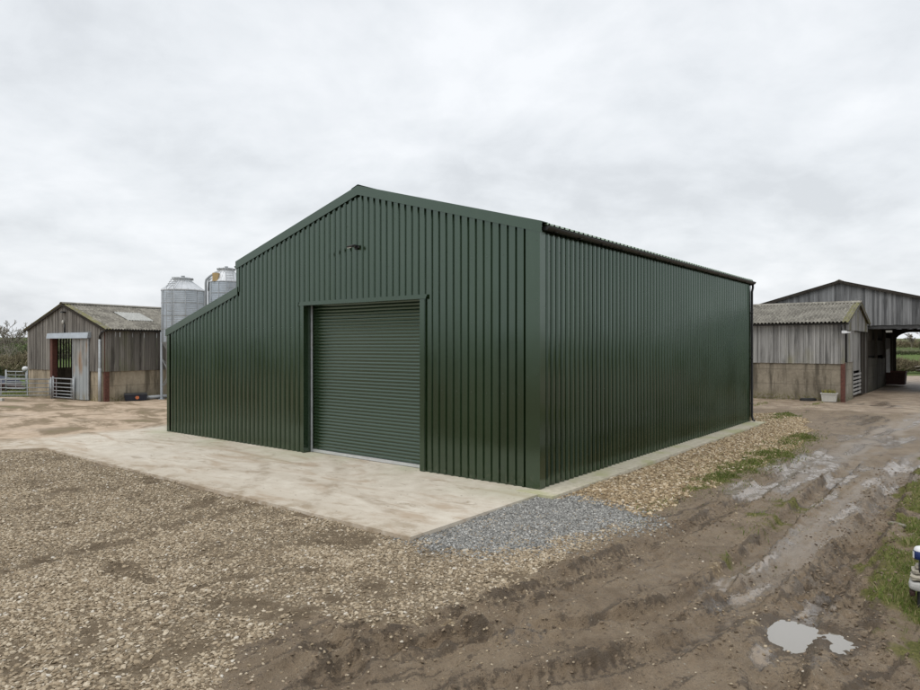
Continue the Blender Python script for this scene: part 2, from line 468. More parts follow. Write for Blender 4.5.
# ground: one material steered by plan masks stored on the sheet
def ground_mat():
    t = NT('ground'); p = t.geo()
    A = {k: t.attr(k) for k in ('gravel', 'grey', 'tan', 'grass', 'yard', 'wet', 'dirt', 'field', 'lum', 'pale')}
    e1 = t.noise(p, 5.0, 6, 0.7); e2 = t.noise(p, 22.0, 5, 0.7); e3 = t.noise(p, 1.3, 5, 0.6); e4 = t.noise(p, 75, 3, 0.7)
    ed = t.math('ADD', t.math('MULTIPLY', e1, 0.5), t.math('MULTIPLY', e2, 0.5))

    def m(a, soft=0.12, k=0.9):
        v = t.math('ADD', a, t.math('MULTIPLY', t.math('SUBTRACT', ed, 0.5), k))
        return t.ramp(v, 0.5 - soft, 0.5 + soft)
    # mud
    mud = t.mix(t.ramp(e3, 0.3, 0.7), (0.172, 0.120, 0.071), (0.285, 0.211, 0.134))
    mud = t.mix(t.ramp(e1, 0.35, 0.72, 0, 0.6), mud, (0.315, 0.243, 0.163))
    mud = t.mix(t.ramp(e2, 0.54, 0.68, 0, 0.7), mud, (0.10, 0.072, 0.046))
    e5 = t.noise(p, 140, 4, 0.75)
    mud = t.mix(t.ramp(e5, 0.52, 0.68, 0, 0.45), mud, (0.42, 0.345, 0.255))
    mud = t.mix(t.ramp(t.noise(p, 46, 5, 0.75), 0.55, 0.68, 0, 0.6), mud, (0.088, 0.064, 0.041))
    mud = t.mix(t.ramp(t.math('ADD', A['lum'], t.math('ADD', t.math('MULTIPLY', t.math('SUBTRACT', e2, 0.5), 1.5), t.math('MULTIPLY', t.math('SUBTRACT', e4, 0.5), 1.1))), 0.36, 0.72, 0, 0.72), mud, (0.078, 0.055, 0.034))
    mud = t.mix(t.ramp(t.math('ADD', A['pale'], t.math('MULTIPLY', t.math('SUBTRACT', ed, 0.5), 1.2)), 0.25, 0.85, 0, 0.8), mud, (0.37, 0.315, 0.26))
    vs = t.voro(p, 26.0, 'F1'); vc = t.voro(p, 26.0, 'F1', 'Color')
    sparse = t.math('MULTIPLY', t.ramp(vs, 0.30, 0.22), t.ramp(t.sep(vc)[0], 0.86, 0.90))
    mud = t.mix(t.math('MULTIPLY', sparse, t.ramp(e3, 0.42, 0.62)), mud, (0.36, 0.31, 0.235))
    # gravel bed between and beyond the loose stones
    def gravel(sc, cols, dark):
        d = t.voro(p, sc, 'F1'); c = t.sep(t.voro(p, sc, 'F1', 'Color'))
        col = t.cramp(c[0], cols)
        col = t.mix(t.ramp(d, 0.30, 0.62, 0, 0.85), col, dark)
        return col, d
    gb, gd = gravel(24.0, [(0.0, (0.24, 0.185, 0.122)), (0.4, (0.39, 0.31, 0.212)), (0.75, (0.49, 0.41, 0.295)), (1.0, (0.60, 0.52, 0.40))], (0.17, 0.128, 0.082))
    gb = t.mix(t.ramp(e3, 0.36, 0.7, 0, 0.55), gb, (0.34, 0.27, 0.188))
    ta, td = gravel(20.0, [(0.0, (0.25, 0.18, 0.105)), (0.5, (0.46, 0.35, 0.21)), (1.0, (0.64, 0.53, 0.375))], (0.19, 0.14, 0.085))
    gy, yd = gravel(26.0, [(0.0, (0.14, 0.138, 0.128)), (0.6, (0.26, 0.256, 0.235)), (1.0, (0.48, 0.475, 0.44))], (0.11, 0.105, 0.092))
    dirtcol = t.mix(t.ramp(e1, 0.35, 0.65), (0.15, 0.112, 0.072), (0.25, 0.192, 0.128))
    gmask = m(A['gravel'])
    gb = t.mix(m(A['dirt'], 0.25), gb, dirtcol)
    c = t.mix(gmask, mud, gb)
    tmask = m(A['tan']); c = t.mix(tmask, c, ta)
    ymask = m(A['grey'], 0.08, 0.6); c = t.mix(ymask, c, gy)
    yc = t.mix(t.ramp(e3, 0.35, 0.65), (0.27, 0.20, 0.14), (0.46, 0.365, 0.265))
    yc = t.mix(t.ramp(e1, 0.52, 0.68, 0, 0.7), yc, (0.13, 0.10, 0.075))
    yk = m(A['yard'], 0.15); c = t.mix(yk, c, yc)
    gcol = t.mix(t.ramp(e2, 0.35, 0.65), (0.10, 0.11, 0.032), (0.21, 0.195, 0.07))
    gcol = t.mix(t.ramp(e1, 0.5, 0.7, 0, 0.7), gcol, (0.24, 0.195, 0.105))
    grm = m(A['grass'], 0.15); c = t.mix(grm, c, gcol)
    fv = t.sep(t.voro(t.map(p, (0.006, 0.011, 0)), 1.0, 'F1', 'Color'))
    fcol = t.cramp(fv[0], [(0.0, (0.075, 0.115, 0.028)), (0.4, (0.095, 0.15, 0.032)), (0.6, (0.115, 0.115, 0.055)), (0.8, (0.07, 0.10, 0.03)), (1.0, (0.14, 0.12, 0.075))])
    fcol = t.mix(t.ramp(t.noise(p, 0.25, 5, 0.6), 0.4, 0.7, 0, 0.5), fcol, (0.10, 0.105, 0.04))
    c = t.mix(A['field'], c, fcol)
    hard = t.math('MAXIMUM', gmask, t.math('MAXIMUM', tmask, ymask))
    soft = t.math('MULTIPLY', t.math('SUBTRACT', 1.0, t.math('MAXIMUM', t.math('MAXIMUM', grm, A['field']), hard)), 1.0)
    wet = t.math('MULTIPLY', soft, t.ramp(t.math('ADD', A['wet'], t.math('MULTIPLY', t.math('SUBTRACT', ed, 0.5), 1.6)), 0.36, 0.66))
    c = t.mix(t.math('MULTIPLY', wet, 0.3), c, (0.15, 0.125, 0.105))
    rough = t.mix(wet, t.mix(soft, (0.95,) * 3, (0.55,) * 3), (0.24,) * 3)
    spec = t.mix(soft, (0.2,) * 3, (0.5,) * 3)
    gh = t.math('MULTIPLY', t.math('MULTIPLY', gd, gmask), -0.35)
    h = t.math('ADD', t.math('ADD', t.math('MULTIPLY', e2, 1.0), t.math('MULTIPLY', e4, 0.55)), gh)
    h = t.math('MULTIPLY', h, t.math('SUBTRACT', 1.0, t.math('MULTIPLY', wet, 0.85)))
    t.set(color=c, rough=rough, spec=spec, normal=t.bump(h, 0.9, 0.05), coat=t.math('MULTIPLY', wet, 0.5), coat_rough=0.16)
    t.b.inputs['Coat IOR'].default_value = 1.7
    M['ground'] = t.mat
ground_mat()


def stone_mat(name, stops):
    t = NT(name); oi = t.n.new('ShaderNodeObjectInfo')
    tn = t.attr('tint', 'INSTANCER')
    c = t.cramp(tn, stops)
    n = t.noise(t.obj(), 2.5, 4, 0.6)
    c = t.mix(t.ramp(n, 0.4, 0.7, 0, 0.35), c, tuple(v * 0.55 for v in stops[0][1]))
    t.set(color=c, rough=0.85, spec=0.3); M[name] = t.mat
stone_mat('stone_buff', [(0.0, (0.19, 0.143, 0.092)), (0.35, (0.335, 0.263, 0.175)), (0.7, (0.45, 0.368, 0.258)), (0.95, (0.57, 0.49, 0.37)), (1.0, (0.64, 0.60, 0.53))])
stone_mat('stone_tan', [(0.0, (0.21, 0.147, 0.083)), (0.4, (0.41, 0.31, 0.187)), (0.8, (0.56, 0.45, 0.30)), (1.0, (0.66, 0.58, 0.46))])
stone_mat('stone_grey', [(0.0, (0.14, 0.138, 0.13)), (0.5, (0.26, 0.256, 0.24)), (0.85, (0.38, 0.375, 0.35)), (1.0, (0.60, 0.59, 0.56))])
stone_mat('mud_clod', [(0.0, (0.10, 0.073, 0.048)), (0.6, (0.185, 0.138, 0.094)), (1.0, (0.28, 0.215, 0.15))])


def tone_mat(name, stops, rough=0.8, trans=0.0):
    t = NT(name); tn = t.attr('tone'); c = t.cramp(tn, stops)
    t.set(color=c, rough=rough, spec=0.25)
    if trans:
        tr = t.n.new('ShaderNodeBsdfTranslucent'); t.put(tr.inputs[0], c)
        mx = t.n.new('ShaderNodeMixShader'); mx.inputs[0].default_value = trans
        t.t.links.new(t.b.outputs[0], mx.inputs[1]); t.t.links.new(tr.outputs[0], mx.inputs[2]); t.t.links.new(mx.outputs[0], t.out.inputs[0])
    M[name] = t.mat
tone_mat('grass_blade', [(0.0, (0.075, 0.10, 0.022)), (0.5, (0.15, 0.20, 0.045)), (0.8, (0.23, 0.26, 0.072)), (1.0, (0.36, 0.31, 0.16))], 0.65, 0.3)
tone_mat('hedge_twig', [(0.0, (0.11, 0.09, 0.06)), (0.5, (0.22, 0.185, 0.12)), (0.8, (0.21, 0.20, 0.10)), (1.0, (0.38, 0.33, 0.235))], 0.9)
tone_mat('hedge_green', [(0.0, (0.05, 0.06, 0.03)), (0.5, (0.09, 0.10, 0.052)), (1.0, (0.15, 0.145, 0.085))], 0.9)
tone_mat('planter_leaf', [(0.0, (0.10, 0.11, 0.03)), (1.0, (0.32, 0.29, 0.08))], 0.8)

wm = NT('puddle_water'); wm.set(color=(0.22, 0.195, 0.155), rough=0.04, spec=0.5, coat=1.0, coat_rough=0.02)
wm.b.inputs['Coat IOR'].default_value = 1.5
wm.set(normal=wm.bump(wm.noise(wm.geo(), 9, 3, 0.5), 0.04, 0.01)); M['puddle_water'] = wm.mat

# ------------------------------------------------------------------ site plan masks
P_gravel = [W(0.17, -3.74), W(-12.8, -3.70), W(-16.5, -8.6), W(-22, -16), (-30, 3), (-20, -4), (-3, -4)] + \
    G((205, 700), (258, 645), (310, 616), (360, 622), (405, 630), (470, 602), (520, 577), (600, 547), (646, 522), (580, 517), (480, 520))
P_grey = G((418, 536), (541, 493), (553, 497), (600, 506), (647, 519), (640, 525), (590, 534), (545, 549), (490, 556), (445, 549))
P_tan = [W(0.45, -0.3), W(0.45, 14.2), W(-2, 14.2), W(-2, 15.6)] + G((775, 414), (806, 421), (812, 431), (795, 450), (745, 474), (697, 492), (650, 519), (600, 507))
P_grass = G((930, 440), (917, 466), (903, 500), (884, 545), (866, 590), (864, 622), (882, 655), (895, 692), (908, 745)) + [(6, -6), (60, -6), (60, 17), (22, 17.5)]
P_yard = G((735, 407.5), (845, 411), (885, 414), (960, 412)) + [(48, 24), (52, 60), (30, 62), (22, 36), (12, 40), (10, 36)]
P_conc = [W(0.17, -3.74), W(-12.8, -3.70), W(-16.5, -8.6), W(-22, -16), (-48, 10), (-50, 33.4), (-22.8, 34.6), (-15, 33), (-6, 40), W(-13.0, 13.5), W(-13.0, 0.6), W(-0.5, 0.6), W(0.17, 0.3)]
P_near = [(-60, -40), (60, -40), (60, 60), (28, 60), (20, 46), (-2, 46), (-14, 46), (-20, 35), (-23, 34.8), (-60, 33.5)]
PUDDLE = G((766, 627), (782, 622), (802, 625), (825, 630), (846, 641), (832, 650), (812, 643), (800, 647), (782, 640))
BROWNP = G((432, 622), (440, 615), (458, 616), (464, 625), (452, 632), (438, 630))
GRASS_BLOBS = [(722, 479, 1.1, .4, 1), (745, 467, 1.5, .5, 1), (775, 457, 1.6, .5, 1), (700, 489, .7, .25, .8), (798, 441, 1.6, .45, .95), (785, 417, 1.5, .45, .9),
               (768, 520, .6, .45, .75), (790, 505, .7, .5, .8), (752, 533, .45, .35, .7), (725, 560, .35, .3, .55), (660, 507, .7, .2, .35), (760, 405, 2, .25, .7), (815, 405, 2, .25, .7)]
WET_BLOBS = [(790, 470, 1.5, .75, 1), (765, 488, .9, .55, .9), (825, 460, 1.2, .6, .8), (830, 478, .9, .6, .9), (750, 562, .9, .18, .75), (785, 540, 1.1, .2, .8), (835, 500, .9, .5, .5),
             (720, 590, .5, .35, .5), (808, 610, .6, .5, .5), (765, 655, .2, .12, .8), (815, 662, .25, .15, .6), (860, 420, 2.5, 1.0, .7), (880, 440, 1.5, 1.2, .7), (895, 470, 1., .8, .5),
             (447, 624, .22, .15, .9), (880, 405, 2.5, 1.2, .55)]
TAN_BLOBS = [(448, 623, .2, .16, .62), (716, 570, .3, .22, .58), (752, 626, .25, .12, .55), (740, 618, .12, .1, .5), (620, 545, .35, .12, .5)]
DIRT_LINES = [(smooth_line(G((20, 560), (110, 545), (190, 522), (270, 500), (310, 478))), .35, .75), (smooth_line(G((90, 590), (150, 572), (215, 548), (280, 528), (350, 513))), .3, .6),
              (smooth_line(G((100, 558), (140, 575), (175, 590))), .22, .95), (smooth_line(G((200, 590), (240, 605), (300, 618), (350, 640))), .32, .95),
              (smooth_line(G((0, 612), (30, 606), (60, 596), (100, 592))), .2, .8), (smooth_line(G((240, 560), (320, 572), (400, 585), (470, 590))), .25, .5),
              (smooth_line(G((0, 500), (90, 490), (200, 470))), .5, .55), (smooth_line(G((160, 690), (200, 650), (260, 620))), .35, .7), (smooth_line(G((0, 640), (12, 670), (10, 700))), .2, .9),
              (smooth_line(G((330, 540), (390, 555), (470, 565))), .3, .5),
              (smooth_line(G((60, 690), (90, 640), (160, 600), (260, 575), (360, 570))), .16, .7), (smooth_line(G((0, 575), (80, 545), (170, 515), (250, 485))), .16, .65), (smooth_line(G((170, 575), (220, 560), (300, 545), (400, 545))), .13, .6)]
RUTS = [  # polyline, half width, depth, ridge, tread
    (smooth_line(G((908, 462), (893, 492), (872, 530), (838, 572), (806, 605), (780, 660), (765, 720))), .20, .070, .045, 1),
    (smooth_line(G((856, 462), (824, 488), (793, 515), (750, 556), (690, 598), (610, 620), (520, 630), (430, 640), (350, 652))), .14, .085, .045, 0),
    (smooth_line(G((820, 452), (775, 480), (735, 506), (680, 532), (620, 556), (550, 584), (480, 610), (420, 632), (340, 668), (310, 700))), .17, .065, .035, 1),
    (smooth_line(G((800, 555), (745, 600), (690, 640), (600, 668), (500, 688), (420, 720))), .18, .060, .034, 1),
    (smooth_line(G((690, 552), (620, 574), (560, 600), (480, 640), (440, 668), (420, 710))), .12, .030, .020, 0),
    (smooth_line(G((300, 618), (330, 640), (350, 668), (345, 710))), .14, .055, .034, 0),
    (smooth_line(G((255, 700), (300, 660), (370, 628), (450, 612))), .12, .050, .034, 0),
    (smooth_line(G((866, 540), (850, 585), (845, 620), (862, 660), (880, 700))), .22, .050, .04, 1),
]


def blob(lst, x, y):
    r = np.zeros_like(x)
    for px, py, rx, ry, a in lst:
        cx, cy = gp(px, py, GZ)
        dx, dy = x - cx, y - cy
        u = (dx * TD.x + dy * TD.y) / rx; v = (dx * TD.y - dy * TD.x) / ry
        r = np.maximum(r, a * np.exp(-(u * u + v * v)))
    return r


TRACK = smooth_line(G((1010, 385), (930, 425), (870, 455), (815, 492), (750, 535), (670, 575), (560, 615), (440, 655), (330, 690), (220, 760)), 40)


LANES = [(smooth_line(G((960, 405), (905, 425), (858, 448), (808, 470), (765, 492), (735, 508))), .75, 1.0), (smooth_line(G((935, 450), (890, 478), (850, 506), (805, 545), (760, 582), (715, 615))), .6, .9),
         (smooth_line(G((720, 540), (640, 575), (560, 610), (470, 650), (400, 690))), .5, .45), (smooth_line(G((790, 585), (700, 640), (620, 690))), .35, .5)]


def site(x, y):
    n1 = fbm(x, y, 0.9, 4); n2 = fbm(x + 40, y, 3.1, 3)
    w = n1 * 0.22 + n2 * 0.07
    o = {}
    near = sdf(P_near, x, y)
    o['gravel'] = sstep(-.28, .28, sdf(P_gravel, x, y) + w * 0.9)
    o['grey'] = sstep(-.3, .3, sdf(P_grey, x, y) + w * 1.0 + .1 * n2)
    o['tan'] = sstep(-.3, .3, sdf(P_tan, x, y) + w * 0.9)
    o['tan'] = np.maximum(o['tan'], blob(TAN_BLOBS, x, y))
    g = sstep(-.3, .35, sdf(P_grass, x, y) + w * 1.4)
    patch = sstep(-0.35, 0.2, fbm(x, y, 0.8, 4) + 0.2 + sdf(P_grass, x, y) * 0.22)
    o['grass'] = np.maximum(g * (0.30 + 0.70 * patch), np.minimum(1, blob(GRASS_BLOBS, x, y) * (0.75 + 0.55 * n2)))
    o['yard'] = sstep(-.8, .8, sdf(P_yard, x, y) + w * 2.0)
    o['field'] = sstep(0.4, -0.4, near + w)
    o['conc'] = sdf(P_conc, x, y)
    d = np.zeros_like(x)
    for pl, wd, a in DIRT_LINES:
        s, al, L = pldist(pl, x, y)
        taper = sstep(0, .6, al) * sstep(0, .6, L - al)
        d = np.maximum(d, a * taper * np.exp(-(s / wd) ** 2))
    o['dirt'] = np.clip(d * (0.8 + 0.5 * n2) + sstep(.2, .75, n1) * 0.6, 0, 1)
    pale = np.zeros_like(x)
    for pl, wd, am in LANES:
        s, al, L = pldist(pl, x, y)
        pale = np.maximum(pale, am * sstep(0, 1.5, al) * sstep(0, 1.5, L - al) * np.exp(-((s + .12 * n1) / wd) ** 2))
    ts, tal, _ = pldist(TRACK, x, y)
    ts = ts + .12 * n1
    st = 0.6 * perlin(tal * .45 + 3, ts * 4.2) + 0.4 * perlin(tal * 1.1, ts * 10.5 + 7)
    o['streak'] = st
    edge = np.zeros_like(x); base_r = np.zeros_like(x); tread = np.zeros_like(x)
    n_m = fbm(x - 7, y + 3, 1.7, 4); n_f = fbm(x + 3, y, 6.5, 3, 0.55)
    for pl, wd, dep, rid, tr in RUTS:
        s, al, L = pldist(pl, x, y)
        taper = sstep(0, .7, al) * sstep(0, .7, L - al)
        a = np.abs(s) + 0.03 * n_m + .012 * n_f
        prof = -1.05 * dep * sstep(wd * 1.15, wd * 0.7, a) + 1.15 * rid * np.exp(-((a - wd * 1.45) / (wd * 0.4)) ** 2) * (0.6 + 0.9 * n_m + 0.5 * n_f)
        base_r = base_r + prof * taper
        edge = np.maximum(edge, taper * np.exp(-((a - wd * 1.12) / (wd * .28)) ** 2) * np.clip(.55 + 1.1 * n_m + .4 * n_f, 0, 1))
        if tr:
            ph = al / 0.105 + np.abs(s) / wd * 1.1
            lug = 0.5 + 0.5 * np.tanh(3.0 * np.sin(ph * 2 * np.pi))
            inside = sstep(wd * 1.2, wd * 0.9, a) * taper * np.clip(.75 + .8 * n_m, 0, 1)
            tread = tread + 0.028 * lug * inside
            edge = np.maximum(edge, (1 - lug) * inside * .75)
    o['rut'] = base_r + tread
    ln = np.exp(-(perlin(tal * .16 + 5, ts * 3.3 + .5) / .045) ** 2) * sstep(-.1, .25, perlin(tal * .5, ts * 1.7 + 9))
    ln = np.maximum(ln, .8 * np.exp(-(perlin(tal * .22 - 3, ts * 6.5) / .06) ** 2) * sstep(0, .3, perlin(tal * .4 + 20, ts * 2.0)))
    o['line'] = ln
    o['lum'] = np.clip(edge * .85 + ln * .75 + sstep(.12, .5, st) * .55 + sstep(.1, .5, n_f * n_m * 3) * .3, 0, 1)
    o['pale'] = np.clip(pale * (.75 + .6 * st), 0, 1)
    an = perlin(tal * .35 + 11, ts * 3.1)
    o['wet'] = np.clip(blob(WET_BLOBS, x, y) * (.5 + .75 * sstep(-.25, .35, an)) + pale * .52 * sstep(-.05, .4, an) + 0.12 + 0.24 * n1, 0, 1)
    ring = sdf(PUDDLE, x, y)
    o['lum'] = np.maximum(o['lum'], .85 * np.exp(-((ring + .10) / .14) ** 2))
    return o


def height(x, y, o):
    n_big = fbm(x, y, 0.35, 3); n_m = fbm(x - 7, y + 3, 1.7, 4); n_f = fbm(x + 3, y, 6.5, 3, 0.55)
    hard = np.maximum(np.maximum(o['gravel'], o['grey']), np.maximum(o['tan'], o['yard']))
    mud = (1 - hard) * (1 - o['grass'] * 0.6) * (1 - o['field'])
    z = GZ + 0.02 * n_big + 0.013 * n_m * (0.3 + mud) + (0.011 * n_f) * (0.3 + 1.0 * mud) - 0.014 * np.abs(fbm(x - 20, y, 2.3, 4)) * mud
    z = z + 0.015 * o['gravel'] + 0.03 * o['tan'] + 0.035 * o['grass']
    churn = np.exp(-((sdf(P_grass, x, y) + 0.1) / 0.75) ** 2) * (y < 16)
    z = z + churn * (0.055 * np.abs(fbm(x, y, 2.6, 4)) + 0.03 * n_f)
    keep = np.clip(1 - 0.75 * hard, 0, 1)
    z = z + o['rut'] * keep - 0.02 * o['streak'] * mud - 0.022 * o['line'] * mud * (y < 22)
    # wet places lie flat and low
    wf = sstep(0.55, 0.95, o['wet'])
    z = z * (1 - 0.55 * wf) + (GZ - 0.01) * 0.55 * wf
    pd = sdf(PUDDLE, x, y)
    zone = sstep(-.75, -.15, pd)
    z = z * (1 - zone) + (GZ + .016 + .45 * (z - GZ)) * zone
    z = z - 0.062 * sstep(-.16, .16, pd + .04 + .06 * n_m + .06 * n_f)
    # dirt bands on the gravel are worn a little lower
    z = z - 0.018 * o['dirt'] * o['gravel']
    cd = o['conc']
    z = np.where(cd > -0.5, np.minimum(z, -0.022 + 0.05 * np.minimum(cd, 0)), z)
    z = np.where(cd > 0.05, -0.10, z)
    lx, ly = Lc(x, y)
    strip = (lx > -14) & (lx < 0.47) & (ly > -0.33) & (ly < 14.3)
    z = np.where(strip, np.minimum(z, -0.10), z)
    # rolling farmland far off
    r = np.hypot(x, y)
    z = z * sstep(90, 60, r) + sstep(60, 90, r) * (GZ + 0.12 * fbm(x, y, 0.03, 3))
    z = z + sstep(170, 900, r) * (7 + 5 * fbm(x, y, 0.0022, 3)) + sstep(900, 2600, r) * 16
    return z


# ------------------------------------------------------------------ ground sheet
def axis(lo, hi, fine, g1, lim_lo, lim_hi, g2, far):
    mid = np.arange(lo, hi + fine / 2, fine)
    def grow(start, lim, sgn):
        out, st, x = [], fine, start
        while abs(x) < far:
            st *= g1 if (sgn * (lim - x) > 0) else g2
            x += sgn * st; out.append(x)
        return out
    return np.array(sorted(grow(lo, lim_lo, -1)) + list(mid) + grow(hi, lim_hi, 1))


X = axis(-7.0, 7.0, 0.036, 1.014, -22, 24, 1.12, 3500)
Yf = axis(4.4, 11.5, 0.036, 1.011, 3.9, 42, 1.09, 3500)
Y = Yf[Yf > -200]
gx, gy = np.meshgrid(X, Y)
vx, vy = gx.ravel(), gy.ravel()
SI = site(vx, vy)
vz = height(vx, vy, SI)
nx, ny = len(X), len(Y)
idx = np.arange(nx * ny).reshape(ny, nx)
quads = np.stack([idx[:-1, :-1], idx[:-1, 1:], idx[1:, 1:], idx[1:, :-1]], -1).reshape(-1, 4)
Z = vz.reshape(ny, nx)
dzx = np.gradient(Z, X, axis=1); dzy = np.gradient(Z, Y, axis=0)
NRM = np.stack([-dzx, -dzy, np.ones_like(Z)], -1).reshape(-1, 3); NRM /= np.linalg.norm(NRM, axis=1, keepdims=True)
fc = {k: v[quads].mean(1) for k, v in SI.items()}
cls = np.zeros(len(quads), int)                       # 0 mud
cls[fc['gravel'] > .5] = 1; cls[fc['tan'] > .5] = 2; cls[fc['grey'] > .5] = 3
cls[fc['yard'] > .5] = 4; cls[(fc['grass'] > .5)] = 5; cls[fc['field'] > .5] = 6
GROUND = [('mud_track', 'rutted wet brown mud track curving round the green barn'),
          ('gravel_yard', 'buff stone gravel spread in front of the concrete apron'),
          ('gravel_border', 'tan gravel bank along the long side of the green barn'),
          ('gravel_patch', 'small grey stone chipping patch at the green barn corner'),
          ('dirt_yard', 'dirty tan hardstanding in front of the grey timber shed'),
          ('grass_verge', 'rough grassy ground beside the mud track'),
          ('field', 'green fields reaching out to the low hills')]
verts_all = np.stack([vx, vy, vz], 1)
for ci, (nm, lab) in enumerate(GROUND):
    q = quads[cls == ci]
    if not len(q): continue
    u, inv = np.unique(q, return_inverse=True)
    o = np_mesh(nm, verts_all[u], inv.reshape(q.shape), M['ground'], True,
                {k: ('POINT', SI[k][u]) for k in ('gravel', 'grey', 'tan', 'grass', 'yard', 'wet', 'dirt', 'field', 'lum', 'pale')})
    o.data.normals_split_custom_set_from_vertices(NRM[u].tolist())
    tag(o, lab, 'ground', kind='structure')


def surf(x, y):
    o = site(x, y)
    return height(x, y, o), o


# puddles: level sheets that the hollowed mud comes up through
def sheet(name, pts, z, mat, label, cat):
    mb = MB(); mb.poly([(p[0], p[1], z) for p in pts]); o = mb.build(name, mat); tag(o, label, cat, kind='structure'); return o
def grown(poly, d):
    c = np.mean(poly, axis=0); return [tuple(c + (np.array(p) - c) * (1 + d)) for p in poly]
sheet('puddle', grown(PUDDLE, .55), GZ - 0.026, M['puddle_water'], 'grey sky-reflecting puddle in the mud beside the grass', 'puddle')

# concrete yard slab, in the main frame
mb = MB()
pl = [Lc(*p) for p in P_conc]
n = len(pl)
top = [(p[0], p[1], 0.0) for p in pl]; bot = [(p[0], p[1], -0.14) for p in pl]
b = len(mb.v); mb.v += top + bot
mb.face([b + i for i in range(n)][::-1]); mb.face([b + n + i for i in range(n)])
for i in range(n): mb.face([b + i, b + (i + 1) % n, b + n + (i + 1) % n, b + n + i])
o = mb.build('concrete_yard', M['concrete_floor'], loc=C0, rz=TH)
import bmesh
bm = bmesh.new(); bm.from_mesh(o.data); bmesh.ops.recalc_face_normals(bm, faces=bm.faces[:]); bmesh.ops.triangulate(bm, faces=[f for f in bm.faces if len(f.verts) > 4]); bm.to_mesh(o.data); bm.free()
tag(o, 'pale stained concrete apron in front of the green barn, dirtier towards the old barn', 'pavement', kind='structure')
# footing strip down the long side, three cast lengths
mb = MB()
for y0, y1, dz in ((-.34, 2.9, 0.0), (2.908, 8.6, 0.006), (8.608, 14.35, -.004)):
    mb.hexa([(-.3, y0, -.2), (.49, y0, -.2), (.49, y1, -.2), (-.3, y1, -.2), (-.3, y0, .008 + dz), (.475, y0, .004 + dz), (.475, y1, .004 + dz), (-.3, y1, .008 + dz)])
o = mb.build('kerb', M['concrete_kerb'], loc=C0, rz=TH)
tag(o, 'pale algae-stained concrete footing strip along the long wall of the green barn', 'kerb', kind='structure')

# ------------------------------------------------------------------ main steel barn
barn = empty('steel_barn', Vector((*W(-.035, .035), 0)), TH, 'new dark green ribbed steel barn with a grey-green roller shutter door', 'barn')
GC, GF = M['green_cladding'], M['green_flashing']


def prof_pts(x0, x1, pitch, dep=0.037):
    """box profile: list of (pos, outward)"""
    pts = [(x0, 0.0)]; x = x0; pan, sl, cr = pitch * .60, pitch * .10, pitch * .20
    while x < x1:
        for dx, d in ((pan, 0), (pan + sl, dep), (pan + sl + cr, dep), (pitch, 0)):
            pts.append((x + dx, d))
        x += pitch
    out = []
    for (a, da), (b, db) in zip(pts[:-1], pts[1:]):
        if a >= x1: break
        if not out: out.append((a, da))
        if b > x1: db = da + (db - da) * (x1 - a) / (b - a); b = x1
        out.append((b, db))
    return out


def split_at(pts, xs):
    for xs_ in xs:
        for i in range(len(pts) - 1):
            (a, da), (b, db) = pts[i], pts[i + 1]
            if a + 1e-6 < xs_ < b - 1e-6:
                pts = pts[:i + 1] + [(xs_, da + (db - da) * (xs_ - a) / (b - a))] + pts[i + 1:]; break
    return pts


def rib_wall(mb, pts, pos, zt, zb, screws=()):
    """pos(u, outward, z) -> xyz ; zt(u, mid), zb(mid)"""
    for (a, da), (b, db) in zip(pts[:-1], pts[1:]):
        mid = (a + b) / 2
        t = zt(a, mid), zt(b, mid); z = zb(mid)
        if min(t) - z < 0.01: continue
        mb.poly([pos(a, da, z), pos(b, db, z), pos(b, db, t[1]), pos(a, da, t[0])], 0, (math.sin(math.floor(mid / (PITCH * 5)) * 12.9898) * 43758.5453) % 1.0)


def screw(mb, pos, u, out, z, r=0.008):
    p = [pos(u + r * math.cos(k * math.pi / 3), out + 0.004, z + r * math.sin(k * math.pi / 3)) for k in range(6)]
    q = [pos(u + r * math.cos(k * math.pi / 3), out, z + r * math.sin(k * math.pi / 3)) for k in range(6)]
    mb.poly(p, 1)
    for k in range(6): mb.poly([q[k], q[(k + 1) % 6], p[(k + 1) % 6], p[k]], 1)


def top_z(x, mid):
    if mid < -BW: return STEP_T - (-BW - x) * (STEP_T - LEAN_E) / (LW - BW)
    h = BW / 2
    return RIDGE - abs(x + h) * (RIDGE - EAVE) / h


# front wall
# align so that ribs start from the near corner flashing
off = (-0.298 - (-LW + .09)) % PITCH
pts = [(-LW + .03, 0.0)] + [p for p in prof_pts(-LW + .09 + off - PITCH, -0.298, PITCH) if p[0] > -LW + .05] + [(-.22, 0.0)]
pts = split_at(pts, [-BW, D0, -BW / 2, D1])
mb = MB()
posF = lambda u, d, z: (u, -d, z)
rib_wall(mb, pts, posF, lambda x, m: top_z(x, m) - 0.05, lambda m: DH if D0 < m < D1 else 0.008)
i = 0
x = -LW + .09 + off - PITCH + PITCH * .3
while x < -0.35:
    for zz in (0.35, 1.75, 3.15, 4.45, 5.5):
        if zz < top_z(x, x) - 0.3 and not (D0 - .12 < x < D1 + .12 and zz < DH + .1) and (i + int(zz * 3)) % 2 == 0:
            screw(mb, posF, x + rnd.uniform(-.01, .01), 0, zz + rnd.uniform(-.01, .01))
    x += PITCH; i += 1
mb.build('wall', [GC, M['dark_steel']], barn)
# long side wall (x = 0, faces +x)
posR = lambda u, d, z: (d, u, z)
pts = prof_pts(0.14, BL - .02, PITCH)
mb = MB(); rib_wall(mb, pts, posR, lambda a, m: EAVE - 0.06, lambda m: 0.014)
i = 0; x = 0.14 + PITCH * .3
while x < BL - .2:
    for zz in (0.4, 1.75, 3.15, 4.5):
        if (i + int(zz * 3)) % 2 == 0: screw(mb, posR, x, 0, zz + rnd.uniform(-.012, .012))
    x += PITCH; i += 1
mb.build('wall', [GC, M['dark_steel']], barn)
